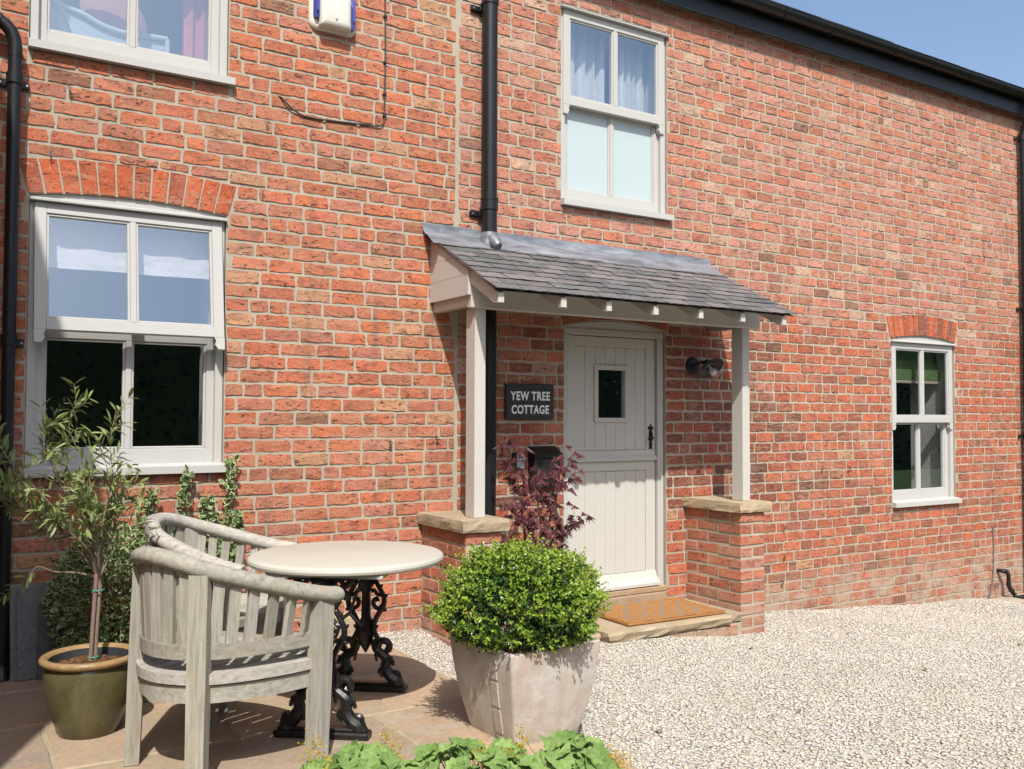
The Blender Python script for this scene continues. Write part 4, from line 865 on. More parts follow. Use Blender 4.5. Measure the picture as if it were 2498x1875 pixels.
# ------------------------------------------------------------------ gravel
def ico():
    v=[(math.cos(q*math.pi/3),math.sin(q*math.pi/3),0) for q in range(6)]+[(0,0,1),(0,0,-1)]
    f=[(i,(i+1)%6,6) for i in range(6)]+[((i+1)%6,i,7) for i in range(6)]
    return np.array(v),np.array(f)
def gravel():
    V,F=ico(); pts=[]
    n=200000; X=2.30+8.7*RNG.random(n)**.9; Y=-4.4*RNG.random(n)
    q=np.stack([X,Y-CAMLOC.y,np.full(n,-1.5)],1); zc=q@np.array(_f); u=1249+F_PX*(q@np.array(_r2))/zc; v=937.5-F_PX*(q@np.array(_u2))/zc
    ok=(u>-200)&(u<2680)&(v<2100)&(zc>0)&~((X<2.44)&(Y<-.02)&(X<2.40))
    ok&=~((X>2.9)&(X<3.13)&(Y>-.61)); ok&=~((X>3.74)&(X<5.3)&(Y>-.61)); ok&=~((X>5.34)&(X<5.57)&(Y>-.6)); ok&=~((X>9.64)&(Y>-.40))
    X,Y=X[ok],Y[ok]; n=len(X)
    L=RNG.uniform(.0075,.0150,n)*np.where(RNG.random(n)<.08,1.5,1)
    S=np.stack([L,L*RNG.uniform(.55,.9,n),L*RNG.uniform(.20,.38,n)],1)
    Z=-1.29-.0715*np.minimum(X,11.2)+ghill(X,Y)+RNG.uniform(-.002,.004,n)
    a=RNG.uniform(0,2*np.pi,n); t=RNG.normal(0,.15,n); t2=RNG.normal(0,.15,n)
    P=V[None]*S[:,None,:]*(1+RNG.uniform(-.28,.28,(n,8,1)))
    c,s=np.cos(t)[:,None],np.sin(t)[:,None]; y,z=P[...,1]*c-P[...,2]*s,P[...,1]*s+P[...,2]*c; x=P[...,0]
    c,s=np.cos(t2)[:,None],np.sin(t2)[:,None]; x,z=x*c+z*s,-x*s+z*c
    c,s=np.cos(a)[:,None],np.sin(a)[:,None]; x,y=x*c-y*s,x*s+y*c
    P=np.stack([x+X[:,None],y+Y[:,None],z+Z[:,None]],2).reshape(-1,3); FF=(F[None]+8*np.arange(n)[:,None,None]).reshape(-1,3)
    me=bpy.data.meshes.new('gravel'); me.vertices.add(len(P)); me.vertices.foreach_set('co',P.ravel().astype(np.float32)); me.loops.add(FF.size); me.loops.foreach_set('vertex_index',FF.ravel().astype(np.int32))
    me.polygons.add(len(FF)); me.polygons.foreach_set('loop_start',np.arange(0,FF.size,3,dtype=np.int32)); me.polygons.foreach_set('use_smooth',np.ones(len(FF),dtype=bool)); me.update(calc_edges=True); me.materials.append(M['gravel'])
    o=bpy.data.objects.new('gravel',me); COL.objects.link(o); o['kind']='stuff'; return n
NG=gravel(); print('stones',NG)
# ------------------------------------------------------------------ round table with cast iron pedestals
TA=math.radians(-38.5); tb=thing('garden_table','round cream topped bistro table on ornate black cast iron legs','table',(1.70,-1.575,PZ),TA,local=True)
m=MB(); m.lathe([(0,.690),(.440,.690),(.453,.692),(.461,.698),(.464,.708),(.461,.718),(.452,.726),(.438,.7295),(0,.730)],n=72); part('table_top',m,M['tabletop'],tb,smooth=30)
m=MB(); m.box(-.27,.27,-.37,.37,.672,.689,.003); part('sub_frame',m,M['tabletop'],tb)
def spiral(cx,cz,r0,r1,a0,a1,n=14): return [(cx+(r0+(r1-r0)*i/n)*math.cos(a0+(a1-a0)*i/n),0,cz+(r0+(r1-r0)*i/n)*math.sin(a0+(a1-a0)*i/n)) for i in range(n+1)]
class MBT(MB):
    def __init__(s,k): super().__init__(); s.k=k
    def tube(s,path,r,n=10,**kw): return MB.tube(s,path,[q*s.k for q in r] if hasattr(r,'__len__') else r*s.k,n,**kw)
def pedestal(yc):
    p=empty_part('pedestal',tb); p['label']='ornate cast iron leg frame with scrolls'
    off=lambda pts,y=yc:[(q[0],q[1]+y,q[2]) for q in pts]
    m=MB(); m.box(-.215,.215,yc-.038,yc+.038,0,.030,.008); m.box(-.20,.20,yc-.026,yc+.026,.028,.044,.006); part('base_bar',m,M['castiron'],p)
    m=MB(); prof=[(.019,.22),(.03,.25),(.045,.29),(.034,.33),(.020,.36),(.018,.48),(.024,.50),(.034,.52),(.03,.56),(.036,.60),(.050,.63),(.04,.66),(.03,.672)]
    m.tube([(0,yc,z) for r,z in [(0,.185)]+prof],[.004]+[r*1.45 for r,z in prof],12,flat=.45); part('column',m,M['castiron'],p,smooth=50)
    for s in (-1,1):
        sc=MBT(1.5); X=lambda P:[(s*x,yc,z) for x,z in P]
        # foot: acanthus scroll
        sc.tube(smooth_path(X([(.165,.034),(.160,.055),(.130,.075),(.105,.115),(.110,.155),(.085,.180),(.055,.205),(.04,.25)])),[.024-.012*i/42 for i in range(43)],8)
        sc.tube(smooth_path(X([(.060,.20),(.075,.24),(.105,.245),(.125,.225),(.118,.20),(.100,.205)])),[.012]*24+[.010]*7,8)
        sc.tube(smooth_path(X([(.155,.045),(.175,.06),(.172,.085),(.150,.09),(.142,.075)])),.010,7)
        sc.tube(smooth_path(X([(.110,.12),(.085,.105),(.080,.085),(.092,.07)])),[.012]*12+[.006]*7,7)
        sc.tube(smooth_path(X([(.118,.155),(.140,.150),(.146,.125)])),[.012]*6+[.006]*7,7)
        sc.tube(smooth_path(X([(.07,.19),(.055,.165),(.06,.145)])),[.011]*6+[.005]*7,7)
        part('foot_scroll',sc,M['castiron'],p,smooth=True)
        ly=MBT(1.28)
        ly.tube(smooth_path(X([(.075,.235),(.045,.29),(.045,.335),(.070,.385),(.092,.42),(.092,.465),(.068,.51),(.055,.54),(.075,.575)])),[.011]*30+[.010]*12+[.007]*7,8)
        ly.tube(smooth_path(X([(.092,.43),(.070,.405),(.045,.415),(.038,.44),(.055,.455),(.062,.44)])),.009,7)
        ly.tube(smooth_path(X([(.085,.47),(.060,.475),(.042,.495),(.028,.49)])),.008,7)
        ly.tube(X([(0,.335),(.048,.335)]),.008,6)
        ly.tube(smooth_path(X([(.025,.53),(.055,.555),(.065,.59),(.085,.615),(.105,.60),(.098,.58)])),.010,7)
        ly.tube(smooth_path(X([(.04,.62),(.08,.63),(.115,.65),(.125,.672)])),[.010]*10+[.012]*9,7)
        ly.tube(smooth_path(X([(.045,.655),(.07,.665),(.09,.64),(.075,.625)])),.009,7)
        for x,z,dx,dz in ((.09,.40,.022,-.006),(.095,.465,.022,.012),(.045,.31,.022,.012),(.025,.56,.03,.02),(.115,.655,.026,.005),(.07,.51,.018,.016)): ly.tube(X([(x,z),(x+dx*.6,z+dz*.4),(x+dx,z+dz)]),[.010,.007,.001],6)
        part('lyre_scroll',ly,M['castiron'],p,smooth=True)
    m=MB(); m.box(-.16,.16,yc-.02,yc+.02,.664,.6715); part('top_plate',m,M['castiron'],p)
tb.scale=(1,1,1.033)
for y in (-.35,.35): pedestal(y)
m=MB()
for s in (-1,1):
    for z in (.60,.29): m.tube([(0,s*.34,z),(.0,s*.05,.44)],.0075,8)
m.tube([(0,-.05,.44),(0,.05,.44)],.009,8); part('brace',m,M['castiron'],tb)
# ------------------------------------------------------------------ curved teak chairs
def catmull(P,n): return smooth_path(P,n)
def chair(loc,rot,label):
    c=thing('garden_chair',label,'chair',loc,rot,group='curved teak garden chairs',local=True); c.scale=(1,1,1.045)
    half=[(.560,-.395,.640),(.47,-.380,.652),(.32,-.345,.690),(.15,-.285,.742),(.035,-.212,.782),(-.035,-.110,.815),(-.055,0,.826)]
    path=half+[(x,-y,z) for x,y,z in half[-2::-1]]; P=catmull(path,5)
    prof=[(.042*math.cos(a),.033*math.sin(a)) for a in (2*math.pi*i/12 for i in range(12))]
    n=len(P); sc=[1]*n; sc[0]=sc[-1]=.72; sc[1]=sc[-2]=.95
    m=MB(); m.sweep(P,prof,scale=sc); part('top_rail',m,M['teak_r'],c,smooth=50)
    def plan(t,inn=0):   # t 0..1 along right arm -> back -> left arm, plan position
        q=P[int(round(t*(n-1)))]; return q
    # lower curves: D shape through the posts
    dh=[(.47,-.345),(.32,-.325),(.16,-.275),(.045,-.205),(-.02,-.105),(-.042,0)]
    D=dh+[(x,-y) for x,y in dh[-2::-1]]
    def ring(z0,z1,t,name,f=1.0,grow=0):
        pts=catmull([(x,y*f,(z0+z1)/2) for x,y in D],5); h=(z1-z0)/2
        mm=MB(); mm.sweep(pts,[(-t/2,-h),(t/2,-h),(t/2,h),(-t/2,h)]); part(name,mm,M['teak_h'],c); return pts
    lower=ring(.455,.508,.030,'lower_back_rail'); seat_ring=ring(.368,.405,.055,'seat_ring'); ring(.298,.360,.028,'apron')
    fr=catmull([(.47,-.345,.33),(.53,-.18,.33),(.55,0,.33),(.53,.18,.33),(.47,.345,.33)],5); mm=MB(); mm.sweep(fr,[(-.014,-.03),(.014,-.03),(.014,.03),(-.014,.03)]); part('front_apron',mm,M['teak_h'],c)
    fr2=[(x,y,.387) for x,y,z in fr]; mm=MB(); mm.sweep(fr2,[(-.03,-.018),(.03,-.018),(.03,.018),(-.03,.018)]); part('front_ring',mm,M['teak_h'],c)
    def leg(foot,top,w,d,ang,name='leg'):
        m=MB(); u=Vector((math.cos(ang),math.sin(ang),0)); v=Vector((-u.y,u.x,0)); vs=[]
        for pt,k in ((foot,.92),(Vector(foot).lerp(Vector(top),.45),1),(top,1)):
            pt=Vector(pt)
            for a,b in ((-1,-1),(1,-1),(1,1),(-1,1)): vs.append(pt+u*(a*d/2*k)+v*(b*w/2*k))
        m.add(vs,[(0,3,2,1),(8,9,10,11)]+[(j*4+i,j*4+(i+1)%4,(j+1)*4+(i+1)%4,(j+1)*4+i) for j in range(2) for i in range(4)])
        o=part(name,m,M['teak_v'],c); return o
    for s in (-1,1):
        leg((.455,s*.374,0),(.478,s*.374,.640),.062,.080,0)
        lo=leg((.002,s*.222,0),(.022,s*.206,.768),.074,.062,s*math.radians(-35))
        for z in (.475,.345,.320):
            for q in (-1,1):
                b=MB(); ang=s*math.radians(-35); u=Vector((math.cos(ang),math.sin(ang),0)); v=Vector((-u.y,u.x,0)); pt=Vector((.017,s*.212,z))-u*.0315+v*(q*.018); b.lathe([(0,.0015),(.006,.0015),(.0065,0)],pt,8,axis=-u); part('peg',b,M['dark_twig'],c)
    # slats between lower rail and top rail
    def slat(a,b,w,t):
        m=MB(); a,b=Vector(a),Vector(b); mid=(a+b)/2; tang=Vector((-(mid.y),mid.x-.25,0)).normalized(); nor=Vector((-tang.y,tang.x,0)); vs=[]
        for pt in (a,b):
            for p,q in ((-1,-1),(1,-1),(1,1),(-1,1)): vs.append(pt+tang*(p*w/2)+nor*(q*t/2))
        m.add(vs,[(0,3,2,1),(4,5,6,7)]+[(i,(i+1)%4,4+(i+1)%4,4+i) for i in range(4)]); part('back_slat',m,M['teak_v'],c)
    def at(pts,t): 
        i=t*(len(pts)-1); k=min(int(i),len(pts)-2); return Vector(pts[k]).lerp(Vector(pts[k+1]),i-k)
    def par(pts,xy):
        return min(range(len(pts)),key=lambda i:(pts[i][0]-xy[0])**2+(pts[i][1]-xy[1])**2)/(len(pts)-1)
    kn=[par(lower,(.47,-.345)),par(lower,(.02,-.205)),par(lower,(.02,.205)),par(lower,(.47,.345))]; kt=[par(P,(.478,-.38)),par(P,(.03,-.21)),par(P,(.03,.21)),par(P,(.478,.38))]
    for (a,b),(ta,tb_),k in zip(zip(kn,kn[1:]),zip(kt,kt[1:]),(6,6,6)):
        for i in range(k):
            q=(i+1)/(k+1); lo=at(lower,a+(b-a)*q); hi=at(P,ta+(tb_-ta)*q); lo.z=.500; hi.z-=.02; slat(lo,hi,.043,.020)
    # seat slats run from back to front
    def xspan(y):
        bx=min((abs(p[1]-y),p[0]) for p in seat_ring)[1]
        fx=min((abs(p[1]-y),p[0]) for p in fr)[1]
        return bx-.01,fx-.015
    for i in range(10):
        y=-.315+.07*i; a,b=xspan(y); m=MB(); m.box(a,b,y-.0285,y+.0285,.385,.403,.003); part('seat_slat',m,M['teak_h'],c)
    return c
chair((.790,-1.948,PZ),math.radians(20.5),'weathered teak tub chair in front, seen from behind, nearest the camera')
chair((1.055,-.705,PZ),math.radians(-37),'weathered teak tub chair by the wall behind the table, facing the table')
# ------------------------------------------------------------------ plants
def rvec():
    while True:
        v=Vector((random.uniform(-1,1),random.uniform(-1,1),random.uniform(-1,1)))
        if .01<v.length<1: return v.normalized()
def basis(d,up=None):
    d=d.normalized(); up=up or rvec(); s=d.cross(up)
    if s.length<1e-3: s=d.orthogonal()
    s.normalize(); n=s.cross(d); return s,d,n     # side, along, normal
def leaf4(m,p,d,l,w,fold=.25,mi=0,up=None):
    s,a,n=basis(d,up); p=Vector(p); m.add([p,p+a*l*.5-s*w+n*(w*fold),p+a*l,p+a*l*.5+s*w+n*(w*fold)],[(0,2,1),(0,3,2)],mi)
def leaf6(m,p,d,l,w,fold=.2,bend=.1,mi=0,up=None):
    s,a,n=basis(d,up); p=Vector(p); q=lambda t,x,h:p+a*(l*t)+s*(w*x)+n*h
    m.add([p,q(.3,-.85,w*fold),q(.7,-.8,w*fold-l*bend*.4),q(1,0,-l*bend),q(.7,.8,w*fold-l*bend*.4),q(.3,.85,w*fold),q(.3,0,0),q(.7,0,-l*bend*.5)],[(0,6,1),(1,6,7,2),(2,7,3),(0,5,6),(6,5,4,7),(7,4,3)],mi)
# box ball in its planter
pl=thing('planter','tall square terracotta planter with white bloom standing at the patio edge','planter',(2.30,-2.215,-1.465))
Rz=Matrix.Translation((2.30,-2.215,0))@Matrix.Rotation(math.radians(4),4,'Z')
def sq(h,r,z,n=5):
    P=[]
    for cx,cy,a0 in ((h-r,h-r,0),(r-h,h-r,90),(r-h,r-h,180),(h-r,r-h,270)):
        for i in range(n+1): a=math.radians(a0+90*i/n); P.append((cx+r*math.cos(a),cy+r*math.sin(a),z))
        nx_=((r-h,h-r),(r-h,r-h),(h-r,r-h),(h-r,h-r))
    return P
lev=[(.163,-1.468),(.171,-1.44),(.189,-1.37),(.208,-1.29),(.226,-1.20),(.239,-1.11),(.246,-1.045),(.249,-1.01),(.249,-1.004),(.242,-.999),(.225,-.999),(.219,-1.004),(.215,-1.06)]
m=MB(); vs=[]; 
for h,z in lev: vs+=sq(h,.018,z)
k=24; m.add(vs,[(j*k+i,j*k+(i+1)%k,(j+1)*k+(i+1)%k,(j+1)*k+i) for j in range(len(lev)-1) for i in range(k)]); part('body',m.xf(Rz),M['terra'],pl,smooth=45)
prof_h=lambda z:np.interp(z,[q[1] for q in lev[:8]],[q[0] for q in lev[:8]])
for i in range(4):
    z1=-1.022-.122*i; z0=max(z1-.106,-1.462); m=MB(); a,b=-.124,-.088
    for yy0,yy1 in ((a,b),):
        X=lambda z,o:-prof_h(z)-o; sh=lambda z:(prof_h(z)-.249)*-.45
        vs=[(X(z,o),y+sh(z)*1,z) for o in (-.004,.0055) for z in (z0,z1) for y in (yy0-.012*(1 if o<0 else .6)+.0,yy1+.006)]
        m.add(vs,[(0,1,3,2),(4,6,7,5),(0,4,5,1),(2,3,7,6),(0,2,6,4),(1,5,7,3)])
    part('relief_block',m.xf(Rz),M['terra'],pl)
m=MB(); m.box(-.216,.216,-.216,.216,-1.075,-1.05); part('soil',m.xf(Rz),M['soil'],pl)
bx=thing('box_ball','clipped round box bush with bright new shoots growing in the square planter','bush',(2.30,-2.215,-1.05))
fm=MB(); tw=MB(); C0=Vector((2.285,-2.215,-.855))
def lump(d): return 1+.06*math.sin(5*d.x+2*d.z+1)+.055*math.sin(8*d.y-3*d.x)+.05*math.sin(10*d.z+6*d.x+2)+.035*math.sin(17*d.x+13*d.z)
for i in range(6800):
    d=rvec()
    if d.z<-.62: continue
    if math.sin(9*d.x+1.3)*math.sin(8*d.y+.4)*math.sin(9*d.z+2)>.42 and random.random()<.75: continue
    r=random.uniform(.55,1.0)**.55*lump(d)*(1.0+(.09*random.random() if random.random()<.15 else 0)); p=C0+Vector((d.x*.357*r,d.y*.357*r,d.z*.243*r))
    if p.z<-1.02: continue
    if p.z<-.90 and Vector((p.x-C0.x,p.y-C0.y)).length>.385-(-.90-p.z)*1.35: continue
    g=(d+Vector((0,0,.35))+rvec()*.6).normalized(); new=(r>.88 and random.random()<(.78 if d.z>-.1 else .45)); L=.034 if not new else .044
    for j in range(8):
        q=p+g*(L*(j//2)/3.5); s,a,n=basis(g); dd=(g*(.45+.1*(j//2))+(s if j%2 else -s)*math.cos(j//2*1.57)+n*(1 if j%2 else -1)*math.sin(j//2*1.57)).normalized(); leaf4(fm,q,dd,random.uniform(.013,.021),random.uniform(.0045,.0068),.3,0 if new and j>1 else 1)
for i in range(150):
    d=rvec()
    if d.z<-.35: continue
    r=lump(d); p=C0+Vector((d.x*.35*r,d.y*.35*r,d.z*.232*r)); g=(d+Vector((0,0,.5))+rvec()*.5).normalized(); L=random.uniform(.05,.105); tw.tube([p,p+g*L],[.0014,.0008],4)
    for j in range(14):
        q=p+g*(L*(.2+.8*(j//2)/6)); s,a,n=basis(g); dd=(g*.6+(s if j%2 else -s)*math.cos(j//2*1.57)+n*(1 if j%2 else -1)*math.sin(j//2*1.57)).normalized(); leaf4(fm,q,dd,random.uniform(.012,.019),random.uniform(.0045,.0062),.3,0)
part('foliage',fm,[M['box_new'],M['box_old']],bx,kind='stuff')
for i in range(46):
    d=rvec(); d.z=abs(d.z)*.8-.15; p=C0+Vector((d.x*.36,d.y*.36,d.z*.26)); b=Vector((2.30+d.x*.08,-2.215+d.y*.08,-1.05)); tw.tube([b,b.lerp(p,.5)+rvec()*.02,p],[.004,.003,.0018],5)
part('twigs',tw,M['bark'],bx,kind='stuff')
# olive tree in green pot
gp=thing('glazed_pot','round olive green glazed pot with tan rim on the patio by the drainpipe','plant pot',(.62,-1.235,PZ))
c=(.62,-1.235,PZ); m=MB(); m.lathe([(0,.0),(.118,0),(.124,.006),(.150,.07),(.176,.15),(.188,.22),(.189,.27),(.184,.300),(.178,.312)],c,48); part('body',m,M['glaze'],gp,smooth=60)
m=MB(); m.lathe([(.178,.308),(.194,.312),(.205,.322),(.208,.332),(.203,.342),(.190,.346),(.176,.342),(.169,.33)],c,48); part('rim',m,M['rim'],gp,smooth=60)
m=MB(); m.lathe([(.1695,.331),(.166,.30),(.164,.22)],c,48); part('inner_wall',m,M['slate_sign'],gp,smooth=60)
m=MB(); nr=7; vs=[(0,0,.312)]; 
for r_ in range(1,nr+1):
    for a in range(28): q=2*math.pi*a/28; vs.append((.165*r_/nr*math.cos(q),.165*r_/nr*math.sin(q),.312-.018*(r_/nr)**2+random.uniform(-.008,.010)))
m.add([(x+c[0],y+c[1],z+c[2]) for x,y,z in vs],[(0,1+i,1+(i+1)%28) for i in range(28)]+[(1+(j-1)*28+i,1+j*28+i,1+j*28+(i+1)%28,1+(j-1)*28+(i+1)%28) for j in range(1,nr) for i in range(28)]); part('bark_mulch',m,M['soil'],gp)
ot=thing('olive_tree','young olive tree tied to a cane with sparse narrow grey green leaves','tree',(.63,-1.23,-1.14))
tr=MB(); tr.tube([(.640,-1.225,-1.15),(.644,-1.222,-1.0),(.652,-1.22,-.85),(.655,-1.22,-.735)],[.0115,.0105,.0105,.012],9); part('trunk',tr,M['bark'],ot,smooth=True)
cn=MB(); cn.tube([(.618,-1.24,-1.15),(.630,-1.237,-.90),(.640,-1.234,-.715)],.009,8); part('cane',cn,M['cane'],ot,smooth=True)
for z,x in ((-1.085,.632),(-.79,.646)):
    m=MB(); m.tube([(x+.026*math.cos(a)*.8,-1.229+.022*math.sin(a),z+.002*math.sin(3*a)) for a in np.linspace(0,6.3,14)],.0028,5); m.tube([(x+.01,-1.252,z),(x+.025,-1.26,z+.008)],.0022,5); part('tie',m,M['tie'],ot)
cr=Vector((.655,-1.22,-.735)); leaves=[]; br=MB(); tg=MB()
tips=[((.60,-1.20,-.50),(.46,-1.22,-.25),(.40,-1.25,.03)),((.62,-1.22,-.52),(.60,-1.24,-.28),(.52,-1.2,-.06),(.545,-1.22,.05)),((.70,-1.22,-.55),(.715,-1.2,-.35),(.69,-1.22,-.14),(.715,-1.2,.02)),
 ((.58,-1.25,-.58),(.42,-1.3,-.36),(.27,-1.28,-.18),(.235,-1.3,-.02)),((.60,-1.28,-.60),(.47,-1.34,-.47),(.32,-1.38,-.34),(.20,-1.4,-.22)),((.70,-1.24,-.63),(.75,-1.26,-.56),(.81,-1.28,-.49)),
 ((.56,-1.22,-.705),(.47,-1.24,-.69),(.40,-1.26,-.66),(.36,-1.27,-.70),(.25,-1.28,-.79)),((.68,-1.16,-.55),(.74,-1.10,-.40),(.74,-1.1,-.20)),((.62,-1.15,-.50),(.55,-1.08,-.30),(.50,-1.05,-.15)),((.55,-1.25,-.55),(.40,-1.22,-.50),(.30,-1.2,-.36),(.27,-1.18,-.2)),((.63,-1.3,-.55),(.60,-1.36,-.40),(.56,-1.38,-.28)),((.53,-1.3,-.5),(.33,-1.36,-.33),(.16,-1.38,-.12)),((.70,-1.18,-.6),(.73,-1.15,-.5),(.77,-1.14,-.40)),((.6,-1.2,-.45),(.53,-1.15,-.30),(.42,-1.12,-.14),(.44,-1.12,-.04)),((.66,-1.25,-.5),(.68,-1.28,-.3),(.63,-1.3,-.12)),((.5,-1.26,-.52),(.36,-1.3,-.42),(.22,-1.3,-.32),(.12,-1.3,-.30))]
for bi,t in enumerate(tips):
    P=smooth_path([cr]+[Vector(q) for q in t],6); n=len(P); br.tube(P,[.0050*(1-i/n)**1.6+.0012 for i in range(n)],6)
    bare=.65 if bi==6 else .28
    for i in range(n):
        f=i/n
        if f<bare: continue
        d=(P[min(i+1,n-1)]-P[max(i-1,0)]).normalized(); s,a,nn=basis(d)
        for sg in (-1,1):
            if random.random()<.86: leaves.append((P[i],(d*.7+s*sg*.8+nn*random.uniform(-.5,.5)+Vector((0,0,.15))).normalized()))
        if random.random()<(.42 if bi!=6 else .0):
            e=(d*.6+rvec()).normalized(); L=random.uniform(.05,.12); Q=[P[i],P[i]+e*L*.5+Vector((0,0,.01)),P[i]+e*L+Vector((0,0,.03))]; tg.tube(Q,[.002,.0016,.001],4)
            for k in range(1,5):
                b=Q[0].lerp(Q[2],k/4); s,a,nn=basis(e)
                for sg in (-1,1): leaves.append((b,(e*.7+s*sg*.8+rvec()*.3).normalized()))
part('branches',br,M['bark'],ot,smooth=True); part('twigs',tg,M['twig'],ot,kind='stuff')
OLM=[]
for i in range(6):
    m=MB(); leaf6(m,(0,0,0),Vector((0,1,0)),.064,.0082,.25,random.uniform(-.05,.18),up=Vector((0,0,1))); OLM.append(mk_mesh('leaf',m,M['olive']))
m=MB(); leaf6(m,(0,0,0),Vector((0,1,0)),.05,.006,.25,.1,up=Vector((0,0,1))); OLY=mk_mesh('leaf',m,M['olive_y'])
def leaf_frame(d,sc,up=Vector((0,0,1)),j=.6):
    s,a,n=basis(d,(up+rvec()*j)); return Matrix((s,a,n)).transposed()*sc
random.shuffle(leaves); mass=MB()
for i,(p,d) in enumerate(leaves):
    sc=random.uniform(.6,1.2)
    if i<300: inst('leaf',OLY if random.random()<.03 else random.choice(OLM),ot,p,mat3=leaf_frame(d,sc))
    else: leaf6(mass,p,d,.064*sc,.0082*sc,.25,.08,up=Vector((0,0,1))+rvec()*.6)
if mass.v: part('leaves',mass,M['olive_m'],ot,kind='stuff')
# variegated euonymus: bush and wall shoots
def euo_mesh(l,w):
    m=MB(); n=8; out=[]; inn=[]
    for i in range(n):
        a=2*math.pi*i/n; x=w*math.sin(a); y=l*(.5-.5*math.cos(a)); f=1+random.uniform(-.08,.08); out.append((x*f,y,.06*w+.25*w*abs(math.sin(a))+random.uniform(-.1,.1)*w)); inn.append((x*f*.72,l*.5+(y-l*.5)*.80,.10*w*abs(math.sin(a))))
    m.add(out+inn,[(i,(i+1)%n,n+(i+1)%n,n+i) for i in range(n)],1); m.add(inn,[tuple(range(n))],0); return m
EUM=[euo_mesh(.034*random.uniform(.85,1.15),.0115*random.uniform(.9,1.2)) for _ in range(6)]; EUME=[mk_mesh('leaf',m,[M['eu_g'],M['eu_c']]) for m in EUM]
EUA=[M['eu_g'],M['eu_c']]
def shrub(root,pts,n_single):
    random.shuffle(pts); mass=MB()
    for i,(p,d) in enumerate(pts):
        sc=random.uniform(.7,1.25)
        if i<n_single: inst('leaf',random.choice(EUME),root,p,mat3=leaf_frame(d,sc,Vector((-.2,-.8,.6)),.8))
        else:
            F=leaf_frame(d,sc,Vector((-.2,-.8,.6)),.8).to_4x4(); F.translation=Vector(p); k=random.choice(EUM); 
            o=len(mass.v); mass.v+=[tuple(F@Vector(q)) for q in k.v]; mass.f+=[tuple(a+o for a in f) for f in k.f]; mass.m+=k.m; mass.c+=k.c
    if mass.v: part('leaves',mass,EUA,root,kind='stuff')
eb=thing('euonymus_bush','dense green and cream variegated bush against the wall behind the olive pot','bush',(.85,-.35,-1.41)); pts=[]
for i in range(4600):
    d=rvec(); 
    if d.y>.5: continue
    r=random.uniform(.55,1.05); p=Vector((.88+d.x*.33*r,-.26+d.y*.27*r,-1.03+d.z*.40*r))
    if p.z<-1.40 or p.y>-.02: continue
    if p.x>1.02 and p.z>-.85 and random.random()<.5: continue
    pts.append((p,(d+rvec()*.8+Vector((0,-.3,.3))).normalized()))
shrub(eb,pts,300)
m=MB()
for i in range(14): a=Vector((.88+random.uniform(-.06,.06),-.22,-1.42)); d=rvec(); m.tube([a,a+Vector((d.x*.1,-.05,.25)),a+Vector((d.x*.26,d.y*.15-.03,.55))],[.006,.004,.002],5)
part('stems',m,M['dark_twig'],eb)
ec=thing('euonymus_climber','variegated evergreen shoots climbing the brick wall behind the rear chair','climbing plant',(1.35,-.06,-1.41)); pts=[]; sm=MB()
for x0,x1,zt,w in ((.98,1.10,-.46,.09),(1.14,1.20,-.62,.10),(1.20,1.30,-.335,.085),(1.33,1.42,-.50,.09),(1.46,1.565,-.27,.075),(1.55,1.60,-.62,.05),(1.40,1.62,-.95,.13)):
    P=smooth_path([(x0,-.03,-1.42),((x0*2+x1)/3+.02,-.035,-1.1),((x0+x1)/2,-.035,-.8),(x1,-.03,zt)],8); sm.tube(P,[.006*(1-i/len(P))+.0015 for i in range(len(P))],5)
    for i in range(len(P)-1):
        t=i/len(P); W=w*(1-.72*t)
        for k in range(int(30*(1-.45*t))): pts.append((P[i].lerp(P[i+1],random.random())+Vector((random.gauss(0,W*.55),-abs(random.gauss(0,.03))-.005,random.gauss(0,.012))),(rvec()+Vector((0,-.5,.5))).normalized()))
part('stems',sm,M['twig'],ec); shrub(ec,pts,300)
# purple Japanese maple
jm=thing('japanese_maple','small purple leaved Japanese maple between left porch pier and door','small tree',(3.62,-.36,-1.6))
def maple_mesh():
    m=MB(); L=[(-118,.42),(-78,.66),(-38,.90),(0,1.0),(38,.90),(78,.66),(118,.42)]; ring=[]
    for i,(a,r) in enumerate(L):
        a0=math.radians(a); 
        if i: 
            an=math.radians((L[i-1][0]+a)/2); ring.append((.22*math.sin(an),.22*math.cos(an)))
        for da,f in ((-.10,.55),(0,1.0),(.10,.55)): ring.append((r*f*math.sin(a0+da),r*f*math.cos(a0+da)))
    z=lambda x,y:-.28*(x*x+y*y)+.05*math.sin(9*math.atan2(x,y+1e-6)); k=len(ring)
    m.add([(0,0,.03)]+[(x*.062,y*.062,z(x,y)*.062+random.uniform(-.002,.002)) for x,y in ring],[(0,1+i,2+i) for i in range(k-1)]); return mk_mesh('leaf',m,M['maple'])
MM=[maple_mesh() for _ in range(5)]; bm=MB(); sp_=[]
stems=[[(3.62,-.36,-1.62),(3.60,-.36,-1.2),(3.62,-.38,-.8),(3.58,-.40,-.55),(3.66,-.42,-.38)],[(3.62,-.36,-1.62),(3.66,-.34,-1.1),(3.70,-.34,-.8),(3.78,-.38,-.5),(3.86,-.42,-.28)],[(3.62,-.36,-1.62),(3.55,-.35,-1.1),(3.48,-.36,-.7),(3.42,-.38,-.42),(3.33,-.40,-.20)],[(3.64,-.36,-1.4),(3.72,-.38,-1.1),(3.82,-.40,-.95)],[(3.60,-.36,-1.3),(3.45,-.38,-1.0),(3.33,-.40,-.86)],[(3.62,-.37,-1.0),(3.74,-.42,-.82),(3.86,-.44,-.72)],[(3.60,-.37,-.9),(3.45,-.42,-.72),(3.30,-.44,-.62)],[(3.66,-.36,-1.3),(3.8,-.36,-1.22),(3.93,-.38,-1.12)]]
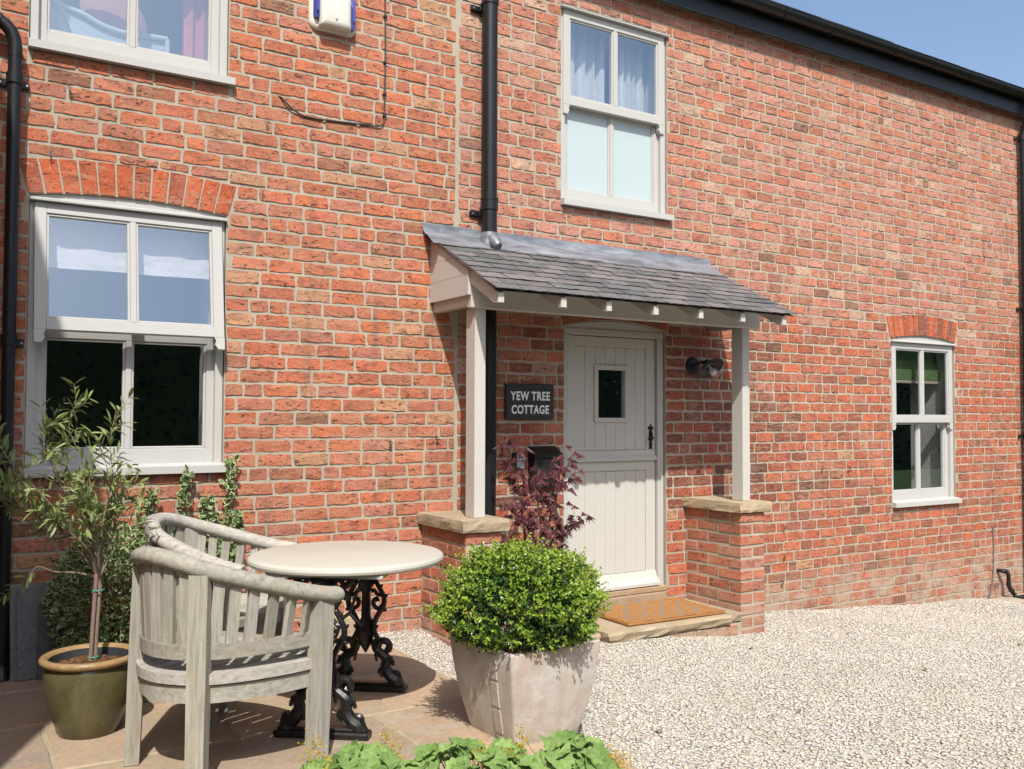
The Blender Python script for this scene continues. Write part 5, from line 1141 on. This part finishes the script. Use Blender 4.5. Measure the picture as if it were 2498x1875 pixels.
for s_ in stems:
    P=smooth_path(s_,7); n=len(P); bm.tube(P,[.009*(1-i/n)+.002 for i in range(n)],6)
    for i in range(int(n*.45),n): sp_.append((P[i],(P[min(i+1,n-1)]-P[max(i-1,0)]).normalized()))
cnt=0
while cnt<296:
    p,d=random.choice(sp_); e=Vector((random.gauss(0,1),random.gauss(0,.6)-.3,random.gauss(0,.35))).normalized(); L=random.uniform(.03,.12); q=p+e*L
    if not(3.25<q.x<3.93 and q.z<-.14): continue
    if cnt%2==0: bm.tube([p,p+e*L*.6+Vector((0,0,.008)),q],[.0016,.0012,.001],4)
    dd=(e+Vector((random.uniform(-.4,.4),-.2,-.35))).normalized(); inst('leaf',random.choice(MM),jm,q,mat3=leaf_frame(dd,random.uniform(.72,1.15),Vector((0,-.35,1)),.45)); cnt+=1
part('stems',bm,M['dark_twig'],jm)
# lady's mantle along the bottom edge
def alch_mesh():
    m=MB(); lob=9; n=lob*4+1; vs=[(0,0,0)]; ph=random.uniform(0,6); cup=random.uniform(-.05,.35)
    for rr in (.45,.8,1.0):
        for i in range(n):
            q=i/(n-1); a=math.radians(-165+330*q); w=(q*lob)%1; tri=1-abs(2*w-1)        # 0 at the notch, 1 on the lobe's midrib
            f=(.86+.16*tri**.6+random.uniform(-.015,.015)) if rr==1 else 1
            z=cup*rr*rr+.13*rr*(tri-.5)+.16*rr*rr*math.sin(a*2+ph)+.08*rr*math.sin(a*3+2*ph)
            vs.append((.040*rr*f*math.sin(a),.040*rr*f*math.cos(a),.040*z))
    m.add(vs,[(0,1+i,2+i) for i in range(n-1)]+[(1+k*n+i,1+(k+1)*n+i,2+(k+1)*n+i,2+k*n+i) for k in (0,1) for i in range(n-1)]); return mk_mesh('leaf',m,M['alch'],smooth=35)
AM=[alch_mesh() for _ in range(9)]
def alch(x,y,rad,h,nl,label,flowers):
    r0=thing('lady_mantle',label,'plant',(x,y,-1.45),group="lady's mantle plants along the front of the patio"); st=MB(); fl=MB()
    for i in range(nl):
        a=random.uniform(0,6.283); r=rad*math.sqrt(random.random()); z=-1.43+h*(1-.55*(r/rad)**2)+random.uniform(-.03,.02); p=Vector((x+r*math.cos(a),y+r*math.sin(a),z)); base=Vector((x+.2*r*math.cos(a),y+.2*r*math.sin(a),-1.46))
        st.tube([base,base.lerp(p,.6)+Vector((0,0,.02)),p],[.002,.0017,.0014],4)
        out=Vector((math.cos(a),math.sin(a),0)); nrm=(Vector((-.15,-.25,1))+out*.45*(r/rad)+rvec()*.45).normalized(); d=(out+rvec()*.5); d=(d-nrm*d.dot(nrm)).normalized(); s=d.cross(nrm)
        inst('leaf',random.choice(AM),r0,p,mat3=Matrix((s,d,nrm)).transposed()*random.uniform(.85,1.35))
    for fx,fy,fz in flowers:
        b=Vector((x,y,-1.4)); t=Vector((fx,fy,fz)); st.tube([b,b.lerp(t,.6),t],[.002,.0018,.0012],4)
        for k in range(70):
            q=t+Vector((random.gauss(0,.020),random.gauss(0,.018),random.gauss(-.02,.026))); 
            for j in range(3): leaf4(fl,q,rvec(),.007,.0028,.2)
    part('stalks',st,M['twig'],r0,kind='stuff')
    if fl.v: part('flowers',fl,M['alch_f'],r0,kind='stuff')
alch(1.29,-2.70,.26,.228,92,"lobed pale green lady's mantle nearest the front chair",[(1.165,-2.60,-1.150),(1.15,-2.64,-1.21),(1.42,-2.66,-1.165),(1.19,-2.66,-1.19),(1.44,-2.70,-1.19)])
alch(1.67,-2.84,.25,.230,76,"lobed pale green lady's mantle in front of the planter's left side",[(1.70,-2.86,-1.205),(1.80,-2.9,-1.22)])
alch(2.00,-2.96,.20,.225,72,"lobed pale green lady's mantle at the right, before the gravel",[(1.86,-2.88,-1.17),(2.20,-2.98,-1.25),(2.235,-3.0,-1.28),(2.19,-3.03,-1.31)])
# slates leaning by the drainpipe
for i,(x,w,h,y,col,lab) in enumerate(((.475,.20,.50,-.06,(.17,.18,.195),'rearmost and tallest of the blue grey slates leaning on the wall by the drainpipe'),(.50,.19,.485,-.085,(.15,.16,.175),'pale blue slate leaning in front of the tallest one'),(.58,.16,.40,-.115,(.09,.093,.10),'darkest leaning slate, shorter, with rounded top corner'),(.68,.12,.30,-.10,(.08,.09,.105),'low leaning slate half hidden by the bush'))):
    m=MB(); m.box(-w/2,w/2,-.006,.006,0,h,.003,jit=.002); o=solo('leaning_slate',m,M['slate'],lab,'slate',group='loose slates leaning on the wall',base=(0,0,0)); o.location=(x,y-.12,PZ); o.rotation_euler=(math.radians(-11),0,math.radians(4-3*i)); o.color=tuple(col)+(1,)
sb=MB(); sb.box(2.14,2.40,-.16,-.02,-1.42,-1.285,.012,jit=.006); solo('stone_block',sb,M['capstone'],'sandstone block at the foot of the wall behind the table','stone')
# garden behind the photographer, seen in the panes
hg=MB(); core=MB()
def htop(x): return 2.35+.5*math.sin(x*.35)+.4*math.sin(x*.9+1)+1.4*math.exp(-((x-24)/9)**2)
xs=[-40+i*1.0 for i in range(111)]
core.add([(x,-11.7,z) for x in xs for z in (-1.6,htop(x)-.25)]+[(x,-13.5,z) for x in xs for z in (-1.6,htop(x)-.25)],[(2*i,2*i+2,2*i+3,2*i+1) for i in range(110)]+[(2*i+1,2*i+3,222+2*i+3,222+2*i+1) for i in range(110)])
for i in range(26000):
    x=random.uniform(-40,70); z=-1.5+(htop(x)+1.7)*random.random(); leaf4(hg,(x,-11.7+random.gauss(.1,.35),z),rvec(),random.uniform(.10,.22),.05,.2)
ht=thing('hedge','tall dark garden hedge facing the cottage, seen as a dark reflection in the panes','hedge',(10,-12,-1.6)); part('foliage',hg,M['hedge'],ht,kind='stuff'); part('inner_growth',core,M['hedge'],ht)

# a few dry leaves blown onto the gravel
for i,(x,y,lab) in enumerate(((2.95,-2.35,'beside the planter'),(4.9,-1.1,'in front of the doorstep'),(6.2,-.9,'in front of the right porch pier'),(7.4,-1.6,'out in the middle of the gravel'),(3.9,-2.4,'near the lower edge of the gravel'),(5.6,-2.0,'between doorstep and the lower edge'))):
    m=MB(); leaf6(m,(0,0,0),Vector((1,.3*i-.6,0)),.05,.013,.5,-.25,up=Vector((0,0,1))); z=gz(x)+float(ghill(x,y))+.008; m.xf(Matrix.Translation((x,y,z)))
    solo('dry_leaf',m,M['bark'],'small curled brown leaf lying on the gravel '+lab,'leaf',group='dry leaves on the gravel')
